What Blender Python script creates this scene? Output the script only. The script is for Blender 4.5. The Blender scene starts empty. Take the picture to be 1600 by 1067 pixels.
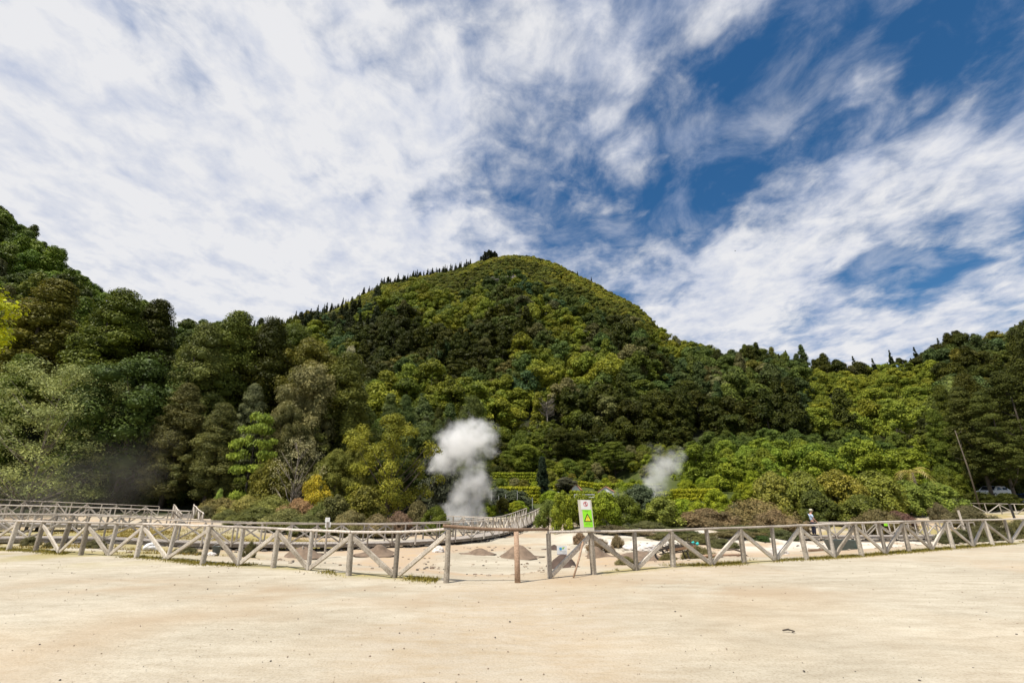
import bpy, math, random
import numpy as np
from mathutils import Vector, Matrix, noise as mnoise

rng = np.random.default_rng(11)
random.seed(11)
sc = bpy.context.scene
COL = sc.collection
PI = math.pi
R_ = math.radians

# ------------------------------------------------------------------ camera
F, TH, EYE = 711.0, R_(19.5), 1.6
CT, ST = math.cos(TH), math.sin(TH)
cam_d = bpy.data.cameras.new('camera')
cam_d.sensor_width = 36.0
cam_d.lens = 36.0 * F / 1600.0
cam_d.clip_start, cam_d.clip_end = 0.1, 5000
cam = bpy.data.objects.new('camera', cam_d)
COL.objects.link(cam)
cam.location = (0, 0, EYE)
cam.rotation_euler = (PI / 2 + TH, 0, 0)
sc.camera = cam


def ray(px, py):
    u, v = px - 800.0, 533.5 - py
    return u, F * CT - v * ST, F * ST + v * CT


def at_z(px, py, z=0.0):
    x, y, d = ray(px, py)
    t = (z - EYE) / d
    return Vector((x * t, y * t, z))


def at_Y(px, py, Y):
    x, y, d = ray(px, py)
    return Vector((x / y * Y, Y, EYE + d / y * Y))


def project(x, y, z):
    w = z - EYE
    dep = y * CT + w * ST
    up = -y * ST + w * CT
    return 800 + F * x / dep, 533.5 - F * up / dep, dep


# ------------------------------------------------------------------ terrain
def sstep(a, b, x):
    t = np.clip((x - a) / (b - a), 0, 1)
    return t * t * (3 - 2 * t)


_tab = rng.random((64, 64))


def vnoise(x, y):
    x = np.asarray(x, float); y = np.asarray(y, float)
    xi, yi = np.floor(x).astype(int), np.floor(y).astype(int)
    fx, fy = x - xi, y - yi
    fx = fx * fx * (3 - 2 * fx); fy = fy * fy * (3 - 2 * fy)
    g = lambda a, b: _tab[a % 64, b % 64]
    return (g(xi, yi) * (1 - fx) * (1 - fy) + g(xi + 1, yi) * fx * (1 - fy)
            + g(xi, yi + 1) * (1 - fx) * fy + g(xi + 1, yi + 1) * fx * fy)


def fbm(x, y, o=4):
    s, a, n = 0, 0.5, 0
    for i in range(o):
        s = s + a * vnoise(x * 2 ** i + 17.3 * i, y * 2 ** i + 9.1 * i); n += a; a *= 0.5
    return s / n


FL = [(-1, 858), (13, 859), (55, 861), (92, 864.5), (126, 868), (170, 868.5), (213, 871), (261, 874),
      (316, 881), (373, 883), (427, 886.5), (482, 891), (545, 899.5), (617, 902.5), (697, 911)]
FR = [(809, 911), (859, 903), (928, 897), (994, 891), (1052, 887), (1112, 883), (1163, 879.5), (1212, 876.5),
      (1261, 874), (1304, 871), (1347, 868.5), (1384, 865.5), (1421, 862.5), (1456, 859.5), (1490, 857), (1521, 854.5),
      (1552, 852), (1580, 849.5), (1614, 847), (1648, 844.5), (1682, 842)]
fence_pts = [at_z(px, py) for px, py in [(-90, 855)] + FL + FR + [(1760, 838)]]
_fx = np.array([p.x for p in fence_pts]); _fy = np.array([p.y for p in fence_pts])


def fence_y(x):
    y = np.interp(x, _fx, _fy)
    y = y + np.where(x < _fx[0], (_fx[0] - x) * 0.3, 0) + np.where(x > _fx[-1], (x - _fx[-1]) * 0.42, 0)
    return y


def field(x, y):
    x = np.asarray(x, float); y = np.asarray(y, float)
    d = y - fence_y(x)
    low = -0.72 - 0.2 * sstep(14, 24, x) + 0.62 * sstep(-9, -22, x)
    z = low * sstep(0.2, 8.0, d)
    z = z + 0.55 * sstep(26, 35, y) * sstep(2, 6, x) * (1 - sstep(15, 20, x))
    side = sstep(-12, -19, x)
    z = z + side * 0.55 * sstep(27, 40, y) + side * 0.8 * sstep(41, 56, y)
    z = z + sstep(22, 27, x) * (1.3 * sstep(37, 48, y) + 1.5 * sstep(50, 66, y))
    z = z + 0.5 * sstep(40, 60, y) * (1 - side)
    z = z + 16.0 * (np.clip(y - 56, 0, 76) / 74.0) ** 1.6
    z = z + 0.05 * (fbm(x * .45, y * .45, 3) - .5) * (1 + sstep(0, 6, d) * 3)
    return z


def sky_layer(pts, dists, drop):
    u, s, rr = [], [], []
    for k, ((px, py), R) in enumerate(zip(pts, dists)):
        x, y, d = ray(px, py)
        u.append(x / y); s.append(d / y - (drop[k] if isinstance(drop, list) else drop) / R); rr.append(R)
    return np.array(u), np.array(s), np.array(rr)


LAY_L = sky_layer([(-300, 200), (-150, 255), (0, 320), (60, 362), (120, 415), (180, 452), (225, 470), (270, 505), (330, 512), (400, 522), (460, 545), (520, 590), (560, 640), (600, 700)],
                  [190, 180, 165, 155, 145, 135, 130, 125, 122, 120, 112, 104, 98, 92], [11, 11, 11, 12, 13, 12, 10, 9, 9, 9, 9, 9, 9, 9])
LAY_C = sky_layer([(250, 560), (330, 530), (380, 517), (450, 500), (520, 480), (570, 458), (600, 440), (660, 428), (720, 415), (745, 406), (775, 399), (800, 395.5), (835, 397),
                   (870, 409), (910, 430), (950, 450), (985, 469), (1010, 487), (1030, 514), (1055, 543), (1150, 575), (1300, 640), (1450, 720)],
                  [300, 310, 318, 330, 345, 355, 362, 370, 378, 380, 380, 380, 378, 370, 360, 350, 340, 335, 325, 315, 290, 250, 220], 4.5)
LAY_R = sky_layer([(850, 620), (950, 580), (1010, 556), (1050, 548), (1100, 550), (1200, 547), (1280, 562), (1350, 562), (1400, 556), (1440, 538), (1500, 524), (1560, 520), (1640, 480), (1800, 440), (2000, 400)],
                  [250, 245, 240, 235, 230, 225, 220, 215, 205, 195, 185, 175, 165, 160, 160], 10.0)


def layer(x, y, lay, yf):
    u = x / np.maximum(y, 1.0)
    s = np.interp(u, lay[0], lay[1]); R = np.interp(u, lay[0], lay[2])
    zf = field(u * yf, yf + 0 * u)
    zr = EYE + s * R
    t = (y - yf) / (R - yf)
    tc = np.clip(t, 0, 1)
    p = tc + 0.05 * np.sin(tc * PI) * tc
    gully = (fbm(u * 14 + 3, y * .006, 3) - .5) * 30 + (fbm(x * .045, y * .045, 3) - .5) * 10
    z = zf + (zr - zf) * p + gully * np.sin(tc * PI) * 0.8 * np.clip((zr - zf) / 120, .15, 1)
    z = np.where(t > 1, zr - (y - R) * 0.55, z)
    edge = sstep(lay[0][0] - .25, lay[0][0], u) * (1 - sstep(lay[0][-1], lay[0][-1] + .2, u))
    z = np.where((t > 0), z, -99)
    return z * edge - (1 - edge) * 99, t


def terrain(x, y):
    x = np.asarray(x, float); y = np.asarray(y, float)
    z = field(x, y)
    a, ta = layer(x, y, LAY_L, 54.0)
    b, tb = layer(x, y, LAY_C, 126.0)
    c, tc = layer(x, y, LAY_R, 118.0)
    return np.maximum(np.maximum(z, a), np.maximum(b, c))


def gz(x, y):
    if y < 54: return float(field(np.array([float(x)]), np.array([float(y)]))[0])
    return float(terrain(np.array([float(x)]), np.array([float(y)]))[0])


# ------------------------------------------------------------------ helpers
def link(o, parent=None):
    COL.objects.link(o)
    if parent is not None:
        o.parent = parent
    return o


def thing(name, label, cat, loc=(0, 0, 0), group=None, rotz=0.0):
    o = bpy.data.objects.new(name, None)
    o.empty_display_size = 0.2
    link(o); o.location = loc; o.rotation_euler = (0, 0, rotz)
    o['label'] = label; o['category'] = cat
    if group: o['group'] = group
    return o


def tag(o, label, cat, group=None, kind=None):
    if label: o['label'] = label
    if cat: o['category'] = cat
    if group: o['group'] = group
    if kind: o['kind'] = kind
    return o


class MB:
    def __init__(s):
        s.v, s.f, s.m = [], [], []

    def poly(s, pts, faces, m=0):
        o = len(s.v)
        s.v += [tuple(p) for p in pts]
        for f in faces:
            s.f.append([o + i for i in f]); s.m.append(m)

    def box(s, lo, hi, m=0, jit=0.0):
        x0, y0, z0 = lo; x1, y1, z1 = hi
        P = [(x0, y0, z0), (x1, y0, z0), (x1, y1, z0), (x0, y1, z0), (x0, y0, z1), (x1, y0, z1), (x1, y1, z1), (x0, y1, z1)]
        if jit: P = [tuple(c + random.uniform(-jit, jit) for c in p) for p in P]
        s.poly(P, [(0, 3, 2, 1), (4, 5, 6, 7), (0, 1, 5, 4), (1, 2, 6, 5), (2, 3, 7, 6), (3, 0, 4, 7)], m)

    def beam(s, p, q, w, h, up=(0, 0, 1), ch=0.18, m=0):
        """chamfered timber from p to q, w across, h along 'up'"""
        p, q = Vector(p), Vector(q)
        d = (q - p).normalized(); up = Vector(up)
        a = d.cross(up)
        if a.length < 1e-3: a = d.cross(Vector((1, 0, 0)))
        a.normalize(); b = a.cross(d).normalized()
        c = min(w, h) * ch
        prof = [(-w / 2 + c, -h / 2), (w / 2 - c, -h / 2), (w / 2, -h / 2 + c), (w / 2, h / 2 - c), (w / 2 - c, h / 2), (-w / 2 + c, h / 2), (-w / 2, h / 2 - c), (-w / 2, -h / 2 + c)]
        P = [e + a * i + b * j for e in (p, q) for i, j in prof]
        s.poly(P, [tuple(reversed(range(8))), tuple(range(8, 16))] + [(i, (i + 1) % 8, 8 + (i + 1) % 8, 8 + i) for i in range(8)], m)

    def tube(s, pts, rad, n=7, m=0, cap=True):
        pts = [Vector(p) for p in pts]
        rings = []
        for i, p in enumerate(pts):
            d = (pts[min(i + 1, len(pts) - 1)] - pts[max(i - 1, 0)]).normalized()
            a = d.cross(Vector((0.31, 0.95, 0.07)))
            if a.length < .05: a = d.cross(Vector((1, 0, 0)))
            a.normalize(); b = d.cross(a)
            r = rad[i]
            rings.append([p + a * r * math.cos(2 * PI * k / n) + b * r * math.sin(2 * PI * k / n) for k in range(n)])
        P = [q for r in rings for q in r]
        fs = []
        for i in range(len(pts) - 1):
            for k in range(n):
                fs.append((i * n + k, i * n + (k + 1) % n, (i + 1) * n + (k + 1) % n, (i + 1) * n + k))
        if cap:
            fs.append(tuple(reversed(range(n)))); fs.append(tuple((len(pts) - 1) * n + k for k in range(n)))
        s.poly(P, fs, m)

    def lathe(s, prof, c=(0, 0, 0), n=16, m=0):
        P = [(c[0] + r * math.cos(2 * PI * k / n), c[1] + r * math.sin(2 * PI * k / n), c[2] + z) for r, z in prof for k in range(n)]
        fs = [(i * n + k, i * n + (k + 1) % n, (i + 1) * n + (k + 1) % n, (i + 1) * n + k) for i in range(len(prof) - 1) for k in range(n)]
        fs.append(tuple(reversed(range(n)))); fs.append(tuple((len(prof) - 1) * n + k for k in range(n)))
        s.poly(P, fs, m)

    def mesh(s, name, mats, off=(0, 0, 0), smooth=False):
        me = bpy.data.meshes.new(name)
        ox, oy, oz = off
        me.from_pydata([(x - ox, y - oy, z - oz) for x, y, z in s.v], [], s.f)
        for mt in (mats if isinstance(mats, (list, tuple)) else [mats]):
            me.materials.append(mt)
        me.polygons.foreach_set('material_index', s.m)
        if smooth: me.polygons.foreach_set('use_smooth', [True] * len(s.f))
        me.update()
        return me

    def build(s, name, mats, parent=None, smooth=False):
        off = parent.location if parent is not None else (0, 0, 0)
        return link(bpy.data.objects.new(name, s.mesh(name, mats, off, smooth)), parent)


def single(name, mb, mats, label, cat, loc, group=None, smooth=False):
    o = bpy.data.objects.new(name, mb.mesh(name, mats, loc, smooth))
    link(o); o.location = loc
    return tag(o, label, cat, group)


# ------------------------------------------------------------------ materials
def mat(name):
    m = bpy.data.materials.new(name); m.use_nodes = True
    nt = m.node_tree
    return m, nt, nt.nodes['Principled BSDF']


def N(nt, t, **kw):
    n = nt.nodes.new(t)
    for k, v in kw.items():
        if k in n.inputs: n.inputs[k].default_value = v
        else: setattr(n, k, v)
    return n


def plain(name, col, rough=.6, var=.12, scale=8.0, metal=0.0, bump=0.0):
    m, nt, b = mat(name)
    tc = N(nt, 'ShaderNodeTexCoord')
    n = N(nt, 'ShaderNodeTexNoise'); n.inputs['Scale'].default_value = scale; n.inputs['Detail'].default_value = 6
    nt.links.new(tc.outputs['Object'], n.inputs['Vector'])
    mx = N(nt, 'ShaderNodeMix', data_type='RGBA')
    mx.inputs[6].default_value = (*[c * (1 - var * 2) for c in col], 1)
    mx.inputs[7].default_value = (*[min(1, c * (1 + var)) for c in col], 1)
    nt.links.new(n.outputs['Fac'], mx.inputs[0]); nt.links.new(mx.outputs[2], b.inputs['Base Color'])
    b.inputs['Roughness'].default_value = rough; b.inputs['Metallic'].default_value = metal
    if bump:
        bp = N(nt, 'ShaderNodeBump'); bp.inputs['Strength'].default_value = bump; bp.inputs['Distance'].default_value = .02
        nt.links.new(n.outputs['Fac'], bp.inputs['Height']); nt.links.new(bp.outputs['Normal'], b.inputs['Normal'])
    return m


def wood(name, a, b_, scale=1.0, stain=.5):
    m, nt, b = mat(name)
    tc = N(nt, 'ShaderNodeTexCoord'); g = N(nt, 'ShaderNodeNewGeometry')
    n1 = N(nt, 'ShaderNodeTexNoise'); n1.inputs['Scale'].default_value = 2.2 * scale; n1.inputs['Detail'].default_value = 8; n1.inputs['Roughness'].default_value = .65
    n2 = N(nt, 'ShaderNodeTexNoise'); n2.inputs['Scale'].default_value = 30 * scale; n2.inputs['Detail'].default_value = 4
    nt.links.new(g.outputs['Position'], n1.inputs['Vector']); nt.links.new(g.outputs['Position'], n2.inputs['Vector'])
    oi = N(nt, 'ShaderNodeObjectInfo')
    ad = N(nt, 'ShaderNodeMath', operation='ADD'); nt.links.new(n1.outputs['Fac'], ad.inputs[0])
    ml = N(nt, 'ShaderNodeMath', operation='MULTIPLY_ADD'); ml.inputs[1].default_value = .5; ml.inputs[2].default_value = -.25
    nt.links.new(oi.outputs['Random'], ml.inputs[0]); nt.links.new(ml.outputs[0], ad.inputs[1])
    rp = N(nt, 'ShaderNodeValToRGB')
    rp.color_ramp.elements[0].position = .25; rp.color_ramp.elements[0].color = (*a, 1)
    rp.color_ramp.elements[1].position = .72; rp.color_ramp.elements[1].color = (*b_, 1)
    nt.links.new(ad.outputs[0], rp.inputs[0])
    mx = N(nt, 'ShaderNodeMix', data_type='RGBA', blend_type='MULTIPLY'); mx.inputs[0].default_value = .55
    r2 = N(nt, 'ShaderNodeValToRGB'); r2.color_ramp.elements[0].position = .35; r2.color_ramp.elements[0].color = (.35, .32, .28, 1); r2.color_ramp.elements[1].position = .6
    nt.links.new(n2.outputs['Fac'], r2.inputs[0])
    nt.links.new(rp.outputs[0], mx.inputs[6]); nt.links.new(r2.outputs[0], mx.inputs[7])
    nt.links.new(mx.outputs[2], b.inputs['Base Color'])
    b.inputs['Roughness'].default_value = .8
    bp = N(nt, 'ShaderNodeBump'); bp.inputs['Strength'].default_value = .5; bp.inputs['Distance'].default_value = .01
    nt.links.new(n2.outputs['Fac'], bp.inputs['Height']); nt.links.new(bp.outputs['Normal'], b.inputs['Normal'])
    return m


M_WOOD = wood('weathered_timber', (.29, .245, .185), (.68, .61, .51))
M_WOOD2 = wood('grey_timber', (.25, .215, .17), (.58, .525, .45))
M_DECK = wood('deck_timber', (.34, .30, .26), (.58, .53, .48))
M_RAIL = wood('rail_timber', (.36, .31, .25), (.64, .57, .49))
M_RUSTW = wood('reddish_pole', (.20, .125, .075), (.45, .30, .20))
M_DARKW = wood('dark_timber', (.02, .018, .015), (.07, .06, .05))
M_BARK = wood('bark', (.035, .027, .018), (.13, .10, .07), .5)
M_PALEBARK = wood('pale_bark', (.16, .13, .10), (.36, .31, .25), .5)
M_WHITE = plain('white_paint', (.78, .78, .76), .5, .04)
M_OFFW = plain('cream_board', (.62, .58, .47), .6, .1)
M_LIME = plain('lime_sign', (.30, .80, .02), .5, .04)
M_YEL = plain('sign_yellow', (.85, .72, .03), .5, .02)
M_BLACK = plain('black_paint', (.015, .015, .015), .5, .1)
M_RED = plain('sign_red', (.65, .03, .05), .5, .02)
M_BLUE = plain('logo_blue', (.04, .33, .60), .5, .05)
M_GREEN = plain('logo_green', (.35, .60, .12), .5, .05)
M_PURP = plain('sign_purple', (.12, .03, .16), .5, .05)
M_TURQ = plain('turquoise_plastic', (.03, .45, .42), .4, .1)
M_TUB = plain('grey_green_metal', (.085, .10, .088), .5, .2)
M_STONE = plain('dark_rubble', (.10, .085, .07), .9, .4, 3, bump=.6)
M_PALESTONE = plain('pale_stone', (.62, .57, .52), .9, .15, 4, bump=.6)
M_ROCK = plain('cliff_rock', (.17, .145, .125), .95, .4, .35, bump=1)
M_MOUND = plain('brown_soil', (.205, .145, .098), .95, .35, 5, bump=.8)
M_WALL = plain('wall_render', (.36, .31, .23), .9, .2, .8)
M_ROOF = plain('terracotta_tiles', (.50, .24, .14), .8, .2, 3)
M_GLASS = plain('dark_glass', (.02, .025, .03), .1, .1)
M_TYRE = plain('tyre_rubber', (.02, .02, .02), .8, .1)
M_METAL = plain('bare_metal', (.5, .5, .5), .35, .1, metal=.9)
M_STEEL = plain('galvanised_post', (.55, .55, .53), .5, .1)
M_CARB = plain('blue_car_paint', (.05, .09, .25), .25, .05)
M_CARW = plain('white_car_paint', (.75, .75, .75), .25, .03)
M_SKIN = plain('skin', (.45, .25, .17), .6, .06)
M_SHIRT = plain('light_blue_cloth', (.45, .56, .72), .9, .08)
M_TROU = plain('dark_navy_cloth', (.012, .013, .03), .9, .2)
M_CAP = plain('pale_khaki_cloth', (.55, .52, .36), .9, .08)
M_HAIR = plain('grey_hair', (.2, .18, .16), .9, .1)


def leaf_mat(name, trans=.18, rough=.55, spec=.12):
    m, nt, b = mat(name)
    a = N(nt, 'ShaderNodeAttribute', attribute_type='INSTANCER', attribute_name='tint')
    t = N(nt, 'ShaderNodeAttribute', attribute_type='GEOMETRY', attribute_name='tone')
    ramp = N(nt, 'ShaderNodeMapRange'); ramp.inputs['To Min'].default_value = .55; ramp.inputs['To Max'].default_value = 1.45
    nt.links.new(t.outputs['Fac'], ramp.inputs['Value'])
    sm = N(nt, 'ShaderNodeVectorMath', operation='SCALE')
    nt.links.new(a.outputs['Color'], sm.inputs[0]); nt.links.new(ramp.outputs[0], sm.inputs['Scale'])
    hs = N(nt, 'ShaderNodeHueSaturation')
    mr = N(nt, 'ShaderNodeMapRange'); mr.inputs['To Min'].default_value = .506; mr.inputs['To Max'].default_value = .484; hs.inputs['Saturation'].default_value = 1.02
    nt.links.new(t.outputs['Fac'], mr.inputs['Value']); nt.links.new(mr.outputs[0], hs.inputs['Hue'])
    nt.links.new(sm.outputs[0], hs.inputs['Color'])
    nt.links.new(hs.outputs[0], b.inputs['Base Color'])
    b.inputs['Roughness'].default_value = rough
    b.inputs['Specular IOR Level'].default_value = spec
    tr = N(nt, 'ShaderNodeBsdfTranslucent'); nt.links.new(hs.outputs[0], tr.inputs['Color'])
    mx = N(nt, 'ShaderNodeMixShader'); mx.inputs[0].default_value = trans
    nt.links.new(b.outputs[0], mx.inputs[1]); nt.links.new(tr.outputs[0], mx.inputs[2])
    nt.links.new(mx.outputs[0], nt.nodes['Material Output'].inputs['Surface'])
    return m


M_LEAF = leaf_mat('leaves')
M_GLOSSY = leaf_mat('glossy_leaves', .2, .5, .16)

# ------------------------------------------------------------------ foliage meshes
ICO = None


def ico():
    global ICO
    if ICO is None:
        p = (1 + 5 ** .5) / 2
        v = np.array([(-1, p, 0), (1, p, 0), (-1, -p, 0), (1, -p, 0), (0, -1, p), (0, 1, p), (0, -1, -p), (0, 1, -p), (p, 0, -1), (p, 0, 1), (-p, 0, -1), (-p, 0, 1)], float)
        v /= np.linalg.norm(v[0])
        f = np.array([(0, 11, 5), (0, 5, 1), (0, 1, 7), (0, 7, 10), (0, 10, 11), (1, 5, 9), (5, 11, 4), (11, 10, 2), (10, 7, 6), (7, 1, 8), (3, 9, 4), (3, 4, 2), (3, 2, 6), (3, 6, 8), (3, 8, 9), (4, 9, 5), (2, 4, 11), (6, 2, 10), (8, 6, 7), (9, 8, 1)])
        ICO = (v, f)
    return ICO


def unit(a):
    return a / np.maximum(np.linalg.norm(a, axis=-1, keepdims=True), 1e-9)


def leaf_mesh(name, cen, rad, nleaf, leaf, flat=.8, core=.62, up=.45, out=None, droop=0.0, wide=.55, material=None, spread=.3):
    """clumps (cen Nx3, rad N) filled with rhombic leaves lying on their shells"""
    r = np.random.default_rng(abs(hash(name)) % 1000 if False else sum(map(ord, name)) * 7 + len(cen))
    K = len(cen)
    cnt = np.maximum(4, (nleaf * (rad / rad.mean()) ** 1.7)).astype(int)
    ci = np.repeat(np.arange(K), cnt); n = len(ci)
    o = np.zeros((K, 3)) if out is None else out
    d = unit(r.normal(size=(n, 3)) + np.array([0, 0, up]) + o[ci] * .55)
    rr = rad[ci] * (1 - spread + spread * 1.6 * r.random(n))
    off = d * rr[:, None]; off[:, 2] *= flat
    p = cen[ci] + off
    nr = unit(d * .85 + r.normal(size=(n, 3)) * .40 + np.array([0, 0, .55]))
    t = unit(np.cross(nr, r.normal(size=(n, 3))))
    t[:, 2] -= droop; t = unit(t)
    b = unit(np.cross(nr, t))
    s = leaf * (.45 + 1.1 * r.random(n) ** 1.4)[:, None]
    V = np.stack([p - t * s * .5, p + b * s * wide * .5 - nr * s * .08, p + t * s * .5 - nr * s * .1, p - b * s * wide * .5 - nr * s * .08], 1).reshape(-1, 3)
    nv = n * 4
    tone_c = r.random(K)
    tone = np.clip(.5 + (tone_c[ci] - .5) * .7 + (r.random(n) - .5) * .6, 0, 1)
    loops = np.arange(nv); starts = np.arange(n) * 4; tot = np.full(n, 4)
    verts = [V]; L = [loops]; S = [starts]; T = [tot]; TN = [tone]
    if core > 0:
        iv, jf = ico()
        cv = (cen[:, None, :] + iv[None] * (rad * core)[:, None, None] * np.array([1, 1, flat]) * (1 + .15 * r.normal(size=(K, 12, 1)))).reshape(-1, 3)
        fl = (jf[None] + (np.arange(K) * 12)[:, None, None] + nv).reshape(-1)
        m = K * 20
        verts.append(cv); L.append(fl); S.append(n * 4 + np.arange(m) * 3); T.append(np.full(m, 3)); TN.append(np.repeat(tone_c * .4, 20))  # cores get a darker tone: shade inside the crown put into the colour
    V = np.concatenate(verts); L = np.concatenate(L); S = np.concatenate(S); TN = np.concatenate(TN)
    me = bpy.data.meshes.new(name)
    me.vertices.add(len(V)); me.vertices.foreach_set('co', V.ravel())
    me.loops.add(len(L)); me.loops.foreach_set('vertex_index', L.astype(np.int32))
    me.polygons.add(len(S)); me.polygons.foreach_set('loop_start', S.astype(np.int32))
    a = me.attributes.new('tone', 'FLOAT', 'FACE'); a.data.foreach_set('value', TN.astype(np.float32))
    me.materials.append(material or M_LEAF)
    me.update(calc_edges=True); me.validate()
    return me


def profile(shape, t):
    if shape == 'round': return np.sqrt(np.clip(1 - (1.85 * t - .85) ** 2, 0.02, 1))
    if shape == 'dome': return np.sqrt(np.clip(1 - t ** 2.2, 0.02, 1))
    if shape == 'cedar': return np.clip((1.02 - t) ** .55 * (0.55 + .75 * np.clip(t * 2.5, 0, .6)), .05, 1)
    if shape == 'cone': return np.clip((1.03 - t) ** .95, .03, 1)
    if shape == 'column': return np.clip((1.02 - t) ** .4 * (.75 + .25 * np.sin(t * PI)), .05, 1)
    if shape == 'umbrella': return np.sqrt(np.clip(1 - (1.25 * t - .35) ** 2, .02, 1))
    return 1 - t


PROTO = {}


def make_proto(key, shape, H, W, z0, K, nleaf, leaf, rc, flat=.8, core=.62, up=.45, inner=.25, lop=.18, limbs=7, trunk_r=.2, bark=None, material=None, droop=0, wide=.55, spread=.3, layers=0):
    r = np.random.default_rng(sum(map(ord, key)) * 13 + K)
    t = r.random(K) ** .9
    if layers:
        t = (np.floor(t * layers) + .5) / layers + r.normal(size=K) * .015
    th = r.random(K) * 2 * PI
    a, b = r.random(2) * 6
    w = 1 + lop * np.sin(2 * th + a) + lop * np.sin(3 * th + b + t * 5)
    q = np.where(r.random(K) < inner, r.random(K) * .7, .78 + .22 * r.random(K))
    rad = rc * (.65 + .7 * r.random(K))
    if shape == 'cone': rad = rad * (1.15 - .85 * t)
    R = np.maximum(profile(shape, t) * W / 2 * w - rad * .6, 0) * q
    cen = np.stack([R * np.cos(th), R * np.sin(th), z0 + rad * flat * .5 + t * (H - z0 - rad * flat * 1.3)], 1)
    out = np.stack([np.cos(th), np.sin(th), 0 * th], 1)
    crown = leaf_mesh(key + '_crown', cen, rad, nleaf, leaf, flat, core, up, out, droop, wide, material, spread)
    mb = MB()
    top = H * .8
    bend = r.normal(size=2) * .02 * H
    P = [(bend[0] * s * s, bend[1] * s * s, top * s - .25) for s in np.linspace(0, 1, 7)]
    mb.tube(P, [trunk_r * (1.25 if i == 0 else 1) * (1 - .8 * i / 6) for i in range(7)], 7)
    for k in r.choice(K, min(limbs, K), replace=False):
        c = cen[k]
        zb = max(z0 * .6, c[2] - .9 * np.hypot(c[0], c[1]) - .2)
        s = np.clip((zb + .25) / top, 0, .95)
        base = Vector((bend[0] * s * s, bend[1] * s * s, zb))
        mid = base.lerp(Vector(c), .55) + Vector((0, 0, -.08 * H * .3))
        mb.tube([base, mid, c], [trunk_r * .45 * (1 - .6 * s), trunk_r * .3 * (1 - .6 * s), trunk_r * .08], 5)
    trunk = mb.mesh(key + '_trunk', bark or M_BARK, smooth=True)
    PROTO[key] = dict(crown=crown, trunk=trunk, H=H, W=W)


# near kinds
make_proto('broad_a', 'round', 14, 9, 2.6, 130, 270, 0.202, 1.05, core=.6, lop=.3, up=.85, spread=.22, inner=.15)
make_proto('broad_b', 'round', 14, 9, 2.2, 110, 313, 0.213, 1.2, core=.6, lop=.32, up=.85, spread=.22, inner=.15)
make_proto('broad_c', 'dome', 13, 10, 2.8, 140, 256, 0.190, 1.0, flat=.65, lop=.3, up=.85, spread=.22, inner=.15)
make_proto('cedar_a', 'cedar', 20, 8, 1.8, 190, 213, 0.202, 1.0, flat=.75, lop=.2, trunk_r=.32, up=.85, spread=.22, inner=.15)
make_proto('cedar_b', 'cedar', 20, 9, 2.2, 170, 241, 0.202, 1.15, flat=.75, lop=.25, trunk_r=.32, up=.85, spread=.22, inner=.15)
make_proto('lime', 'round', 16, 8, 9.5, 70, 70, 0.300, .85, flat=.6, core=0, limbs=24, trunk_r=.22, spread=.5)
make_proto('layered', 'round', 9, 8, .8, 80, 105, 0.336, .95, flat=.28, core=.5, layers=7, droop=.5, wide=.5)
make_proto('feather', 'umbrella', 14, 14, 1.2, 230, 156, 0.190, .95, flat=.55, core=0, up=.6, limbs=60, trunk_r=.11, bark=M_PALEBARK, spread=.6, wide=.42)
make_proto('sparse', 'round', 6.5, 5.2, 1.3, 70, 39, 0.128, .5, flat=.7, core=0, limbs=44, trunk_r=.13, bark=M_PALEBARK, spread=.6)
make_proto('flower', 'dome', 4, 4, .9, 40, 135, 0.136, .55, flat=.6, core=.4, limbs=16, trunk_r=.1, bark=M_PALEBARK)
make_proto('big_open', 'round', 10, 8, 1.0, 105, 215, 0.173, .80, flat=.6, core=.35, limbs=30, trunk_r=.2, up=.7, spread=.38, inner=.2, lop=.36)
make_proto('olive_dome', 'dome', 7, 7, .6, 110, 225, 0.128, .75, flat=.7, core=.62, limbs=8, trunk_r=.16, up=.85, spread=.22, inner=.15)
make_proto('bush_a', 'dome', 3, 4, .05, 60, 165, 0.160, .55, flat=.8, limbs=6, trunk_r=.06)
make_proto('bush_b', 'dome', 3.2, 3.6, .05, 50, 180, 0.176, .55, flat=.9, limbs=6, trunk_r=.06, lop=.3)
make_proto('glossy', 'dome', 4, 5, .05, 90, 157, 0.192, .62, flat=.85, limbs=6, trunk_r=.08, material=M_GLOSSY, wide=.6, up=.85, spread=.22, inner=.15)
make_proto('heath_a', 'dome', 1.6, 3.4, 0, 75, 180, 0.110, .38, flat=.8, core=.7, limbs=4, trunk_r=.03, wide=.35)
make_proto('heath_b', 'dome', 1.6, 3.0, 0, 60, 192, 0.120, .4, flat=.85, core=.7, limbs=4, trunk_r=.03, lop=.3, wide=.35)
make_proto('cypress', 'column', 8, 2.6, .3, 120, 135, 0.160, .42, flat=1.3, core=.75, limbs=2, trunk_r=.14, up=.8)
make_proto('pine', 'cedar', 20, 8.5, 4.5, 150, 228, 0.190, .95, flat=.5, lop=.25, trunk_r=.3, limbs=18, core=.45, up=.85, spread=.22, inner=.15)
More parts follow.
